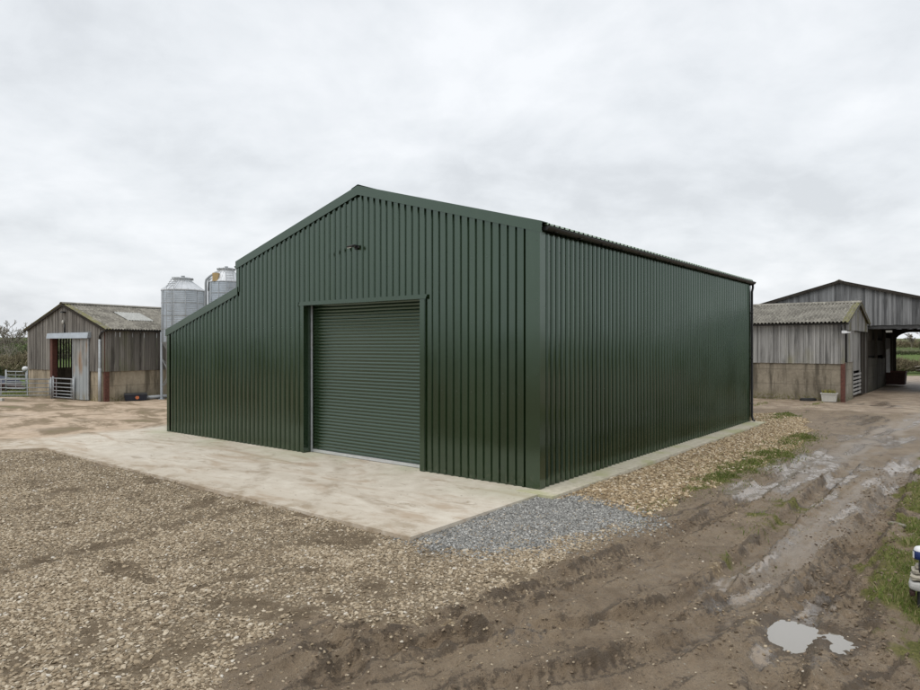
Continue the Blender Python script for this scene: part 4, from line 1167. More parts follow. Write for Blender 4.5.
for (y0, y1) in ((3.0, 5.6),):
    mb = MB(); boards(mb, y0, y1, lambda u: 1.35, lambda u: SE - .45, lambda u, o, z: (o - .1, u, z), w=.2, gap=.01)
    for k in range(6): mb.bar((-.06, y0, .15 + k * .2), (-.06, y1, .15 + k * .2), .03, .11, mat=0, tone=.7)
    for yy in (y0 + .05, y1 - .05): mb.bar((-.1, yy, .05), (-.1, yy, 1.4), .06, .09, tone=.6)
    mb.build('slatted_door', M['wood_grey'], sh)
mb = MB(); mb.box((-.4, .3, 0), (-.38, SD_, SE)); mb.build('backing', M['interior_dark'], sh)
mb = MB(); boards(mb, 5.75, SD_ - .02, lambda u: 0, lambda u: SE - .45, lambda u, o, z: (o - .06, u, z), w=.16); mb.build('boarding', M['wood_dark'], sh)
mossx = lambda u: .3
def shed_roof(name, ya, za, yb, zb):
    """corrugated sheets falling along y"""
    mb = MB(); pitch, dep, th = .17, .075, .014
    k = 6; n = int((SWD + .35) / pitch * k)
    sv = Vector((0, yb - ya, zb - za)).normalized(); up = Vector((0, -sv.z, sv.y))
    if up.z < 0: up = -up
    P0 = None
    for i in range(n + 1):
        u = .22 - (SWD + .35) * i / n; d = dep * (.5 + .5 * math.cos(2 * math.pi * i / k))
        a, b2 = Vector((u, ya, za)) + up * d, Vector((u, yb, zb)) + up * d
        if P0:
            tn = .95 if u > -.12 else .3
            q = [P0[0], a, b2, P0[1]]; r_ = [v - up * th for v in q]
            mb.poly(q[::-1], 0, tn, True); mb.poly(r_, 0, tn, True); mb.poly([q[3], q[2], r_[2], r_[3]], 0, tn); mb.poly([q[0], q[1], r_[1], r_[0]], 0, tn)
        P0 = (a, b2)
    return mb.build(name, M['fibre_cement'], sh)
rr_ = shed_roof('roof', SD_ / 2, SR, -.25, SE - .25 * sl3)
shed_roof('roof', SD_ / 2, SR, SD_ + .1, SE - .1 * sl3)
mb = MB(); mb.prism([(0, -.18, -.05), (0, 0, .06), (0, .18, -.05), (0, .15, -.08), (0, 0, .02), (0, -.15, -.08)], (.24, SD_ / 2, SR + .055), (-SWD, SD_ / 2, SR + .055), 0, .6); mb.build('ridge_cap', M['fibre_cement'], sh)
for s_ in (-1, 1):
    mb = MB(); mb.bar((.19, SD_ / 2, SR - .05), (.19, SD_ / 2 + s_ * (SD_ / 2 + .2), SE - .05 - .2 * sl3), .03, .08, tone=.2); mb.build('bargeboard', M['wood_grey'], sh)
mb = MB(); n0 = len(mb.v)
n = 8
for k in range(n):
    a0, a1 = math.pi + math.pi * k / n, math.pi + math.pi * (k + 1) / n
    mb.poly([(.2, -.3 + .06 * math.cos(a0), SE - .12 + .06 * math.sin(a0)), (.2, -.3 + .06 * math.cos(a1), SE - .12 + .06 * math.sin(a1)), (-SWD, -.3 + .06 * math.cos(a1), SE - .12 + .06 * math.sin(a1)), (-SWD, -.3 + .06 * math.cos(a0), SE - .12 + .06 * math.sin(a0))])
mb.tube([(-.12, -.3, SE - .17), (-.12, -.2, SE - .4), (-.12, -.06, SE - .55)], .035, 8); mb.build('gutter', M['black_plastic'], sh)
mb = MB(); mb.box((-.1, -.30, SE - .6), (.12, -.2, SE - .47)); mb.box((.12, -.27, SE - .58), (.22, .1, SE - .52)); mb.build('floodlight', M['white_plastic'], sh)
# open barn behind it (same frame, origin at the shed's far corner)
O0 = S0 + Matrix.Rotation(TH, 3, 'Z') @ Vector((0, SD_ + .25, 0))
op = empty('open_barn', O0, TH, 'tall open-ended barn with grey boarded gable and dark interior', 'barn')
XR, XL_, XRR, BD = -1.36, -10.2, 7.4, 13.2
OE, OR = 3.95, 6.42
so = (OR - OE) / (XRR - XR)
oz = lambda u: OR - abs(u - XR) * so - .06
CL = 3.83
mb = MB(); boards(mb, XL_, XRR, lambda u: CL, oz, lambda u, o, z: (u, -o, z), w=.11, gap=.006, ragged=.03); mb.build('boarding', M['wood_slate'], op)
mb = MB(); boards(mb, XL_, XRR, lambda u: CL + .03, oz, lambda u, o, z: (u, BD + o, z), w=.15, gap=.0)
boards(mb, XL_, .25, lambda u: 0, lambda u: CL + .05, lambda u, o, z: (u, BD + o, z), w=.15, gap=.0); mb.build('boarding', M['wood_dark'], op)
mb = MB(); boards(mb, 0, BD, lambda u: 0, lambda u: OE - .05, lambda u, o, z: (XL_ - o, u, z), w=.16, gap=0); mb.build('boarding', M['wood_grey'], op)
mb = MB(); boards(mb, 0, BD, lambda u: 1.9, lambda u: OE - .05, lambda u, o, z: (XRR + o, u, z), w=.16, gap=0.01); mb.build('boarding', M['wood_grey'], op)
mb = MB(); mb.box((XRR - .13, .1, -.1), (XRR - .01, BD - .1, 1.92)); mb.build('concrete_wall', M['concrete_grey'], op)
roof_sheet('roof', XR, OR, XRR + .25, OE - .25 * so, op, M['fibre_cement'], -.22, BD + .2, .17, .05, wave=True)
roof_sheet('roof', XR, OR, XL_ - .25, OE - .25 * so, op, M['fibre_cement'], -.22, BD + .2, .17, .05, wave=True)
mb = MB(); mb.prism([(-.2, 0, -.04), (0, 0, .05), (.2, 0, -.04), (.16, 0, -.07), (0, 0, .015), (-.16, 0, -.07)], (XR, -.23, OR + .05), (XR, BD + .2, OR + .05)); mb.build('ridge_cap', M['fibre_cement'], op)
for xe in (XRR + .27, XL_ - .27):
    mb = MB(); mb.prism([(0, -.21, -.12), (0, -.17, -.12), (0, -.17, .0), (0, -.21, .0)], (XR, 0, OR), (xe, 0, OR - abs(xe - XR) * so), 0, .1); mb.build('bargeboard', M['wood_dark'], op)
mb = MB(); mb.box((XL_, .02, CL - .22), (XRR, .14, CL + .02)); mb.build('beam', M['dark_steel'], op)
for y in (.03, 4.4, 8.8, 13.0):
    for x in (-.12, XRR - .35):
        mb = MB(); mb.box((x, y, -.1), (x + .15, y + .18, CL)); mb.build('post', M['wood_dark'], op)
    mb = MB(); mb.bar((XRR - .2, y + .09, OE - .3), (XR, y + .09, OR - .3), .12, .2); mb.bar((XL_ + .2, y + .09, OE - .3), (XR, y + .09, OR - .3), .12, .2); mb.build('rafter', M['wood_dark'], op)
mb = MB(); mb.box((.26, BD - .1, CL - .22), (XRR, BD - .003, CL + .02)); mb.build('beam', M['wood_dark'], op)
# curved knee brace at the far opening
mb = MB(); cpts = [(.25, BD - .05, CL - .75)] + [(.25 + 1.2 * (1 - math.cos(a)), BD - .05, CL - .75 + .58 * math.sin(a)) for a in [k * math.pi / 12 for k in range(1, 7)]]
for (a, b2) in zip(cpts[:-1], cpts[1:]): mb.hexa([(a[0], BD - .12, a[2]), (b2[0], BD - .12, b2[2]), (b2[0], BD - .02, b2[2]), (a[0], BD - .02, a[2]), (a[0], BD - .12, CL - .2), (b2[0], BD - .12, CL - .2), (b2[0], BD - .02, CL - .2), (a[0], BD - .02, CL - .2)])
mb.build('knee_brace', M['wood_dark'], op)
# stall side along the passage
mb = MB()
for y0 in (.25, 2.3, 4.6, 6.7):
    mb.box((-.1, y0, -.1), (.02, y0 + 1.95, 1.95 - .02 * y0), 0)
mb.build('stall_wall', M['concrete_shaded'], op)  # wall coloured darker to carry the passage shade
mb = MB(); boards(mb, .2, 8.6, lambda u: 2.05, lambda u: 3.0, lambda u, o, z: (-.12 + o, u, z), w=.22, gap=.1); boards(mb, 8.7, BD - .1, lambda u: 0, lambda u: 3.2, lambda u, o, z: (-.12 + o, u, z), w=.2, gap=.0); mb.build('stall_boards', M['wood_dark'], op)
mb = MB(); boards(mb, .2, 1.9, lambda u: 2.95, lambda u: 3.62, lambda u, o, z: (.0 + o, u, z), w=.16); mb.build('hatch', M['wood_dark'], op)
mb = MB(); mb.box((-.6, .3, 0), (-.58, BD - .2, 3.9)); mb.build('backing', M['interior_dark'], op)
mb = MB(); mb.box((.9, .16, CL - .42), (1.2, .3, CL - .3)); mb.build('lamp', M['white_paint'], op)


def opl(x, y, z=0):
    return O0 + Matrix.Rotation(TH, 3, 'Z') @ Vector((x, y, z))
bn = empty('feed_bin', opl(.45, 9.7), TH, 'rusty dark red steel bin standing inside the open barn', 'bin')
mb = MB(); mb.hexa([(-.45, -.6, .03), (.62, -.6, .03), (.62, .6, .03), (-.45, .6, .03), (-.5, -.66, .86), (.68, -.66, .86), (.68, .66, .86), (-.5, .66, .86)]); mb.build('body', M['rust_dark'], bn)
mb = MB(); mb.box((-.53, -.69, .862), (.71, -.62, .92)); mb.box((-.53, .62, .862), (.71, .69, .92)); mb.box((-.53, -.619, .862), (-.47, .619, .92)); mb.box((.65, -.619, .862), (.71, .619, .92)); mb.build('rim', M['rust_red'], bn)
mb = MB(); mb.hexa([tuple(opl(.06, 8.9, .85)), tuple(opl(.28, 8.9, .85)), tuple(opl(.28, 8.95, .85)), tuple(opl(.06, 8.95, .85)), tuple(opl(.06, 8.9, 2.4)), tuple(opl(.24, 8.9, 2.45)), tuple(opl(.24, 8.95, 2.45)), tuple(opl(.06, 8.95, 2.4))])
o = mb.build('board', M['white_plastic']); tag(o, 'narrow white board leaning upright behind the rusty bin', 'board')
# planter trough at the shed wall
pl_ = empty('trough', S0 + Matrix.Rotation(TH, 3, 'Z') @ Vector((-.62, -.32, GZ + .03)), TH, 'white painted trough planter with yellowing plants at the shed corner', 'planter')
mb = MB(); mb.box((-.3, -.14, .0), (.3, .14, .06)); mb.hexa([(-.3, -.14, .06), (.3, -.14, .06), (.3, .14, .06), (-.3, .14, .06), (-.33, -.17, .36), (.33, -.17, .36), (.33, .17, .36), (-.33, .17, .36)]); mb.box((-.36, -.2, .36), (.36, -.15, .41)); mb.box((-.36, .15, .36), (.36, .2, .41)); mb.box((-.36, -.149, .36), (-.31, .149, .41)); mb.box((.31, -.149, .36), (.36, .149, .41)); mb.build('body', M['white_paint'], pl_)
mb = MB(); mb.box((-.31, -.148, .33), (.309, .148, .375)); mb.build('soil', M['rust_dark'], pl_)
mb = MB()
for k in range(160):
    x, y = rnd.uniform(-.28, .28), rnd.uniform(-.13, .13); a = rnd.uniform(0, 6.28); hh = rnd.uniform(.06, .26); w_ = rnd.uniform(.015, .03)
    lx_, ly_ = rnd.uniform(-.1, .1), rnd.uniform(-.1, .1)
    mb.poly([(x - w_ * math.cos(a), y - w_ * math.sin(a), .37), (x + w_ * math.cos(a), y + w_ * math.sin(a), .37), (x + lx_, y + ly_, .37 + hh)], 0, rnd.random())
mb.build('plants', M['planter_leaf'], pl_)
mb = MB(); mb.tube([(0, 0, .0), (0, 0, .05)], .3, 14); mb.tube([(0, 0, .051), (0, 0, .12)], [.3, .26], 14)
o = mb.build('drain_cover', M['black_rubber'], loc=S0 + Matrix.Rotation(TH, 3, 'Z') @ Vector((-1.55, -.3, GZ + .02))); o.scale = (1.4, .7, 1); tag(o, 'dark round rubber feed pan on the ground left of the white trough', 'feed pan')
o.name = 'feed_pan'

# ------------------------------------------------------------------ stone post at the right edge
px_, py_ = gp(917, 606, GZ)
for _ in range(4): px_, py_ = gp(917, 606, float(surf(np.array([px_]), np.array([py_]))[0][0]))
gpz = float(surf(np.array([px_]), np.array([py_]))[0][0])
po = empty('garden_post', (px_ + .02, py_ + .05, gpz), R(-34.5), 'short dark post topped with pale slab, rough stone and blue and white cap', 'post')
def rough_block(name, lo, hi, mat, jit, parent):
    bm = bmesh.new(); bmesh.ops.create_cube(bm, size=1)
    bmesh.ops.subdivide_edges(bm, edges=bm.edges[:], cuts=5, use_grid_fill=True)
    c = [(lo[i] + hi[i]) / 2 for i in range(3)]; e = [hi[i] - lo[i] for i in range(3)]
    for v in bm.verts:
        r_ = (abs(v.co.x * 2) ** 6 + abs(v.co.y * 2) ** 6 + abs(v.co.z * 2) ** 6) ** (1 / 6)
        v.co = v.co / max(r_, 1e-6) * max(abs(v.co.x * 2), abs(v.co.y * 2), abs(v.co.z * 2))
        v.co = Vector([c[i] + v.co[i] * e[i] for i in range(3)]) + Vector([rnd.uniform(-jit, jit) for _ in range(3)])
    for i in range(3):
        a0 = min(v.co[i] for v in bm.verts); a1 = max(v.co[i] for v in bm.verts)
        for v in bm.verts: v.co[i] = lo[i] + (v.co[i] - a0) / (a1 - a0) * (hi[i] - lo[i])
    me = bpy.data.meshes.new(name); bm.to_mesh(me); bm.free(); me.materials.append(mat)
    for p in me.polygons: p.use_smooth = True
    o = bpy.data.objects.new(name, me); COL.objects.link(o); o.parent = parent; return o
rough_block('base', (.012, -.09, -.05), (.20, .12, .20), M['black_rubber'], .004, po)
rough_block('slab', (-.062, -.12, .165), (.24, .16, .262), M['grey_stone'], .006, po)
rough_block('bracket', (-.055, -.10, .10), (.0, .10, .165), M['rust_dark'], .006, po)
rough_block('rough_stone', (-.052, -.10, .262), (.22, .13, .335), M['pale_stone'], .014, po)
rough_block('rough_stone', (-.042, -.09, .33), (.2, .11, .385), M['pale_stone'], .014, po)
rough_block('rough_stone', (-.012, -.06, .38), (.18, .09, .43), M['pale_stone'], .012, po)
mb = MB(); mb.tube([(.06, -.06, .36), (.06, -.06, .51)], .035, 12); mb.build('stem', M['dark_steel'], po)
zc_ = lambda z: .495 + (z - .535) * .76
cx_ = .052
mb = MB(); prof = [(.001, .715), (.03, .712), (.055, .70), (.066, .68), (.07, .655)]; mb.lathe([(r_, zc_(z)) for r_, z in prof[::-1]], 20, (cx_, -.06)); mb.build('cap_top', M['white_plastic'], po)
mb = MB(); mb.lathe([(r_, zc_(z)) for r_, z in ((.055, .535), (.074, .545), (.076, .60), (.074, .64), (.0705, .655))], 20, (cx_, -.06)); cp = mb.build('cap', M['blue_paint'], po)
mb = MB()
for a0 in range(184, 216, 8):
    p = [(cx_ + .078 * math.cos(R(a)), -.06 + .078 * math.sin(R(a)), z) for a, z in ((a0, zc_(.555)), (a0 + 8, zc_(.555)), (a0 + 8, zc_(.645)), (a0, zc_(.645)))]
    mb.poly(p)
mb.build('band', M['white_plastic'], cp)

# ------------------------------------------------------------------ loose stones (geometry nodes, stuff)
def stone_nodes(name, mat, seed, flat):
    ng = bpy.data.node_groups.new(name, 'GeometryNodeTree')
    ng.interface.new_socket('Geometry', in_out='INPUT', socket_type='NodeSocketGeometry')
    ng.interface.new_socket('Geometry', in_out='OUTPUT', socket_type='NodeSocketGeometry')
    N, Lk = ng.nodes, ng.links.new
    gi, go = N.new('NodeGroupInput'), N.new('NodeGroupOutput')
    join = N.new('GeometryNodeJoinGeometry')
    for k in range(5):
        ico = N.new('GeometryNodeMeshIcoSphere'); ico.inputs['Radius'].default_value = .5; ico.inputs['Subdivisions'].default_value = 2
        nz = N.new('ShaderNodeTexNoise'); nz.noise_dimensions = '4D'; nz.inputs['Scale'].default_value = 1.5; nz.inputs['W'].default_value = seed + k * 7.7; nz.inputs['Detail'].default_value = 1.5
        sb = N.new('ShaderNodeVectorMath'); sb.operation = 'SUBTRACT'; sb.inputs[1].default_value = (.5, .5, .5)
        sc = N.new('ShaderNodeVectorMath'); sc.operation = 'SCALE'; sc.inputs['Scale'].default_value = .75
        Lk(nz.outputs['Color'], sb.inputs[0]); Lk(sb.outputs[0], sc.inputs[0])
        sp_ = N.new('GeometryNodeSetPosition'); Lk(ico.outputs['Mesh'], sp_.inputs['Geometry']); Lk(sc.outputs[0], sp_.inputs['Offset'])
        tr = N.new('GeometryNodeTransform'); Lk(sp_.outputs[0], tr.inputs['Geometry']); tr.inputs['Scale'].default_value = (1, .62 + .09 * k, flat + .05 * (k % 3))
        g2 = N.new('GeometryNodeGeometryToInstance'); Lk(tr.outputs[0], g2.inputs[0]); Lk(g2.outputs[0], join.inputs[0])
    sm = N.new('GeometryNodeSetMaterial'); sm.inputs['Material'].default_value = mat; Lk(join.outputs[0], sm.inputs[0])
    ip = N.new('GeometryNodeInstanceOnPoints'); ip.inputs['Pick Instance'].default_value = True
    Lk(gi.outputs[0], ip.inputs['Points']); Lk(sm.outputs[0], ip.inputs['Instance'])
    def na(nm, ty):
        a = N.new('GeometryNodeInputNamedAttribute'); a.data_type = ty; a.inputs['Name'].default_value = nm; return a.outputs[0]
    Lk(na('kind_id', 'INT'), ip.inputs['Instance Index']); Lk(na('rot', 'FLOAT_VECTOR'), ip.inputs['Rotation']); Lk(na('size', 'FLOAT'), ip.inputs['Scale'])
    Lk(ip.outputs[0], go.inputs[0])
    return ng


def stones(name, x, y, z, size, mat, label, flat=.5, tint=None):
    n = len(x); me = bpy.data.meshes.new(name); me.vertices.add(n)
    me.vertices.foreach_set('co', np.stack([x, y, z], 1).astype(np.float32).ravel())
    def at(nm, ty, arr, key='value'):
        a = me.attributes.new(nm, ty, 'POINT'); a.data.foreach_set(key, arr)
    at('size', 'FLOAT', size.astype(np.float32)); at('kind_id', 'INT', rng.integers(0, 5, n).astype(np.int32))
    rot = np.stack([rng.normal(0, .28, n), rng.normal(0, .28, n), rng.random(n) * 6.283], 1).astype(np.float32)
    at('rot', 'FLOAT_VECTOR', rot.ravel(), 'vector')
    at('tint', 'FLOAT', (rng.random(n) if tint is None else tint).astype(np.float32))
    o = bpy.data.objects.new(name, me); COL.objects.link(o)
    md = o.modifiers.new('scatter', 'NODES'); md.node_group = stone_nodes(name + '_nodes', mat, rnd.random() * 50, flat)
    me.materials.append(mat)
    return tag(o, label, 'gravel', kind='stuff')


def sample(n, box, dens):
    x = rng.uniform(box[0], box[1], n); y = rng.uniform(box[2], box[3], n)
    z, o = surf(x, y)
    k = rng.random(n) < dens(x, y, o)
    lx, ly = Lc(x, y)
    k &= ~((o['conc'] > .02) | ((lx > -14) & (lx < .5) & (ly > -.36) & (ly < 14.4)))
    return x[k], y[k], z[k], {a: b2[k] for a, b2 in o.items()}


def vis(x, y):     # keep the stones inside a wide wedge in front of the camera position
    return (np.abs(x) < y * .80 + .8) & (y > 4.0)

def mix_size(n, lo, hi, p=2.0): return lo + (hi - lo) * rng.random(n) ** p

# buff gravel
def d_buff(x, y, o):
    loose = sstep(-.35, .4, fbm(x, y, .6, 4) + .15 * (7.5 - y) / 3)
    return vis(x, y) * sstep(.3, .7, o['gravel']) * (1 - .88 * sstep(.15, .7, o['dirt'])) * (.42 + .58 * loose) * (1 - .85 * o['grey']) * np.clip(1.25 - (y - 6) * .055, .3, 1)
x, y, z, o = sample(800000, (-12, 4, 4.2, 17.8), d_buff)
far = np.clip((y - 7) / 9, 0, 1)
sz = mix_size(len(x), .010, .054, 2.5) * (1 + .12 * fbm(x, y, .8, 2))
stones('gravel', x, y, z + sz * .08, sz, M['stone_buff'], 'loose buff stones on the gravel in front of the concrete apron', .30)
# strays on the mud and the concrete edge
def d_stray(x, y, o): return vis(x, y) * (1 - o['grass']) * (o['gravel'] < .5) * (.05 + .6 * np.exp(-(sdf(P_gravel, x, y) / .6) ** 2) + .3 * sstep(.15, .6, fbm(x, y, .9, 3)))
x, y, z, o = sample(70000, (-4, 9, 4.2, 13), d_stray)
sz = mix_size(len(x), .007, .036, 3.2)
stones('gravel', x, y, z + sz * .05, sz, M['stone_buff'], 'stray buff stones pressed into the mud track', .45)
def d_tan(x, y, o): return (y < 27) * sstep(.3, .7, o['tan']) * (1 - .7 * o['grass']) * (1 - o['grey'])
x, y, z, o = sample(110000, (1, 16, 10, 27), d_tan)
sz = mix_size(len(x), .025, .085, 1.8)
stones('gravel', x, y, z + sz * .08, sz, M['stone_tan'], 'loose tan stones on the bank along the green barn', .42)
def d_grey(x, y, o): return np.maximum(sstep(.2, .9, o['grey']), .3 * np.exp(-(np.minimum(sdf(P_grey, x, y), 0) / .3) ** 2))
x, y, z, o = sample(90000, (-1.5, 4.2, 8, 13), d_grey)
sz = mix_size(len(x), .015, .045, 2.0)
stones('gravel', x, y, z + sz * .1, sz, M['stone_grey'], 'grey stone chippings at the green barn corner', .55)

# clods of mud thrown up along the ruts and the churned verge
def d_clod(x, y, o):
    r = .02 + .22 * sstep(.2, .7, fbm(x, y, 1.1, 3))
    for pl, wd, dep, rid, tr in RUTS:
        s_, al, L = pldist(pl, x, y); r = r + .55 * np.exp(-((np.abs(s_) - wd * 1.4) / (wd * .5)) ** 2)
    r = r + .8 * np.exp(-((sdf(P_grass, x, y) + .15) / .5) ** 2)
    return vis(x, y) * r * (o['gravel'] < .5) * (o['tan'] < .5) * (o['grey'] < .5) * (1 - o['wet'] * .8) * (sdf(PUDDLE, x, y) < -.1) * (o['yard'] < .4)
x, y, z, o = sample(60000, (-3.5, 12, 4.2, 15), d_clod)
sz = mix_size(len(x), .008, .05, 2.8)
stones('mud_clods', x, y, z + sz * .05, sz, M['mud_clod'], 'crumbled brown mud clods along the ruts and grass edge', .34)

# flat stones on the grass edge
for (a, b2, s_) in ((897, 527, .12),):
    X_, Y_ = gp(a, b2, GZ); zz = float(surf(np.array([X_]), np.array([Y_]))[0][0])
    o = rough_block('stone', (-s_, -s_ * .7, -.04), (s_, s_ * .7, .012 + s_ * .2), M['concrete_grey'], s_ * .07, None); o.location = (X_, Y_, zz); o.rotation_euler = (0, 0, rnd.uniform(0, 3))
    tag(o, {897: 'largest flat pale stone in the muddy grass edge', 872: 'small pale stone in the mud between grass patches', 868: 'pale flat stone by the puddle at the grass edge'}[a], 'stone')

# ------------------------------------------------------------------ grass blades
def grass(name, n, box, dens, label, hmin, hmax):
    x, y, z, o = sample(n, box, dens)
    n = len(x); a = rng.random(n) * 6.283; hh = hmin + (hmax - hmin) * rng.random(n) ** 1.6
    ht = np.clip(.6 + .5 * fbm(x, y, 1.6, 3), .35, 1.3); hh = hh * ht
    w = rng.uniform(.0025, .006, n) * (1 + .06 * np.maximum(y - 6, 0)); ln = rng.normal(0, .55, (2, n)) * hh
    ca, sa = np.cos(a) * w, np.sin(a) * w
    z = z - .012
    v = np.stack([np.stack([x - ca, y - sa, z], 1), np.stack([x + ca, y + sa, z], 1),
                  np.stack([x + ca * .7 + ln[0] * .4, y + sa * .7 + ln[1] * .4, z + hh * .62], 1), np.stack([x - ca * .7 + ln[0] * .4, y - sa * .7 + ln[1] * .4, z + hh * .62], 1),
                  np.stack([x + ln[0], y + ln[1], z + hh], 1)], 1).reshape(-1, 3)
    b0 = np.arange(n)[:, None] * 5
    f = np.concatenate([b0 + np.array([0, 1, 2]), b0 + np.array([0, 2, 3]), b0 + np.array([3, 2, 4])])
    tn = np.clip(rng.normal(.45, .22, n) + .25 * fbm(x, y, .9, 3), 0, 1); dead = rng.random(n) < .2; tn[dead] = .97
    ob_ = np_mesh(name, v, f, M['grass_blade'], True, {'tone': ('FACE', np.tile(tn, 3))})
    return tag(ob_, label, 'grass', kind='stuff')
grass('grass', 450000, (4.2, 16, 4.6, 17), lambda x, y, o: (x < y * .85 + 1) * sstep(.4, .8, o['grass']) * sstep(-.1, .35, sdf(P_grass, x, y)) * np.clip(1.3 - y * .05, .4, 1), 'short green grass on the verge at the right edge', .03, .15)
def around_blobs(n):
    xs, ys = [], []
    A_ = sum(b[2] * b[3] for b in GRASS_BLOBS)
    for px, py, rx, ry, a in GRASS_BLOBS:
        k = int(n * rx * ry / A_); cx, cy = gp(px, py, GZ)
        u, v = rng.normal(0, .75 * rx, k), rng.normal(0, .75 * ry, k)
        xs.append(cx + u * TD.x + v * TD.y); ys.append(cy + u * TD.y - v * TD.x)
    return np.concatenate(xs), np.concatenate(ys)
_u = sample
def sample(n, box, dens):
    if box is not None: return _u(n, box, dens)
    x, y = around_blobs(n); z, o = surf(x, y); k = rng.random(len(x)) < dens(x, y, o)
    lx, ly = Lc(x, y); k &= ~((lx < .5) & (ly > -.4) & (ly < 14.4)) & (o['conc'] < 0)
    return x[k], y[k], z[k], {a: b2[k] for a, b2 in o.items()}
grass('grass', 46000, None, lambda x, y, o: (sdf(P_grass, x, y) < -.2) * (.25 + .75 * sstep(.25, .6, o['grass'])) * np.where(sdf(P_tan, x, y) < -.55, .10, 1), 'tufts of grass along the gravel bank and track centre', .04, .13)
grass('grass', 60000, (-34, -18, 34.6, 46), lambda x, y, o: .8 * (o['field'] > .5), 'green grass beyond the long gate', .06, .2)


# ------------------------------------------------------------------ trees, hedges, brush
def sticks(n, sampler, ln, w, tonef, leaf=.0):
    """thin triangular twigs and small leaf quads as one cloud"""
    p = sampler(n); d = rng.normal(0, 1, (n, 3)); d[:, 2] = np.abs(d[:, 2]) + .3; d /= np.linalg.norm(d, axis=1, keepdims=True)
    s = np.cross(d, rng.normal(0, 1, (n, 3))); s /= np.linalg.norm(s, axis=1, keepdims=True) + 1e-9
    L_ = ln * rng.uniform(.5, 1.4, n)[:, None]; ww = w * rng.uniform(.6, 1.4, n)[:, None]
    v = np.stack([p - s * ww, p + s * ww, p + d * L_ + s * ww * .6, p + d * L_ - s * ww * .6], 1).reshape(-1, 3)
    f = np.arange(4 * n).reshape(n, 4)
    return v, f, tonef(p)


def ell_sampler(cs):
    """cs: list of (cx,cy,cz,rx,ry,rz) clumps"""
    C = np.array(cs)
    def f(n):
        vol = C[:, 3] * C[:, 4] * C[:, 5]; k = rng.choice(len(C), n, p=vol / vol.sum())
        d = rng.normal(0, 1, (n, 3)); d /= np.linalg.norm(d, axis=1, keepdims=True)
        r = (.35 + .65 * rng.random(n) ** .5)[:, None]
        p = C[k, :3] + d * r * C[k, 3:6]
        p[:, 2] = np.abs(p[:, 2]); return p
    return f


def hedge(name, p, q, ht, wd, n, mat, label, cat, ln=.35, w=.02, group=None, kind=None, base=0.0):
    p, q = np.array(p), np.array(q); L_ = np.linalg.norm(q - p); k = max(2, int(L_ / (wd * .7)))
    cs = []
    for i in range(k):
        c = p + (q - p) * (i + rng.uniform(.2, .8)) / k; hh = ht * rng.uniform(.72, 1.0)
        cs.append((c[0], c[1], base + hh * .45, wd * rng.uniform(.7, 1), wd * rng.uniform(.6, .9), hh * .52))
        cs.append((c[0] + rng.uniform(-.3, .3) * wd, c[1], base + hh * .75, wd * .5, wd * .5, hh * .3))
    ph = rng.random() * 9
    v, f, t = sticks(n, ell_sampler(cs), ln, w, lambda P: np.clip(.45 + .35 * fbm(P[:, 0] * 1.2 + ph, P[:, 2] * 2 + P[:, 1], .6, 3) + rng.normal(0, .16, len(P)), 0, 1))
    v[:, 2] = np.maximum(v[:, 2], -.1 + base * .0)
    o = np_mesh(name, v, f, mat, False, {'tone': ('FACE', t)})
    return tag(o, label, cat, group, kind)


def bare_tree(name, loc, ht, spread, seed, label, group=None, levels=5, mat='bark', wmin=.018, trunk=.03):
    r_ = random.Random(seed)
    root = empty(name, loc, 0, label, 'tree', group)
    tb, cb = MB(), MB()
    def branch(p, d, L_, rad, lev):
        pts = [p]; dd = d.copy(); n = 3
        for i in range(n):
            dd = (dd + Vector((r_.gauss(0, .16), r_.gauss(0, .16), r_.gauss(.05, .1)))).normalized()
            pts.append(pts[-1] + dd * L_ / n)
        rs = [max(wmin, rad * (1 - .45 * i / n)) for i in range(n + 1)]
        (tb if lev == 0 else cb).tube(pts, rs, 6 if lev < 2 else 3, caps=False)
        if lev >= levels: return
        for k in range(r_.choice((2, 3, 3, 4)) if lev else 6):
            t = r_.uniform(.35, 1.0) if lev else r_.uniform(.5, 1.0)
            i = min(n - 1, int(t * n)); q = pts[i].lerp(pts[i + 1], t * n - i)
            a = r_.uniform(0, 6.283); tilt = r_.uniform(.35, .95)
            side = Vector((math.cos(a), math.sin(a), 0)); nd = (dd * math.cos(tilt) + side * math.sin(tilt) * spread + Vector((0, 0, .12))).normalized()
            branch(q, nd, L_ * r_.uniform(.5, .75), rs[i] * .6, lev + 1)
    branch(Vector((0, 0, -.2)), Vector((0, 0, 1)), ht * .42, ht * trunk * .5, 0)
    tb.build('trunk', M[mat], root); cb.build('crown', M[mat], root)
    return root


def zg(x, y): return float(surf(np.array([float(x)]), np.array([float(y)]))[0][0])
HG = 'hedges beyond the farm buildings'
# left of the old barn
hedge('hedge', (-50, 56), (-34.5, 55), 2.5, 2.1, 15000, M['hedge_twig'], 'tall brown leafless hedge behind the long gate', 'hedge', .4, .02, HG)
hedge('shrub', (-38, 51), (-35.5, 51), 1.4, 1.1, 3500, M['hedge_green'], 'dark olive shrub in front of the tall brown hedge', 'shrub', .3, .03)
bare_tree('bare_tree', (-41.6, 61, zg(-41.6, 61)), 6.2, 1.35, 4, 'wide bare tree above the hedge at the far left', 'bare winter trees')
bare_tree('bare_tree', (-48.6, 70, zg(-48.6, 70)), 5.2, 1.3, 21, 'thin bare tree at the left frame edge behind the wide one', 'bare winter trees')
for i, (x0, y0, x1, y1, ht, lab) in enumerate(((-130, 150, -70, 160, 2.6, 'distant low hedge line across the field left of the old barn'), (-330, 330, -180, 360, 6, 'far wooded hedge line on the hill left of the old barn'))):
    hedge('hedge', (x0, y0), (x1, y1), ht, ht * .9, 9000, M['hedge_green'], lab, 'hedge', ht * .16, ht * .018, HG, base=zg((x0 + x1) / 2, (y0 + y1) / 2))
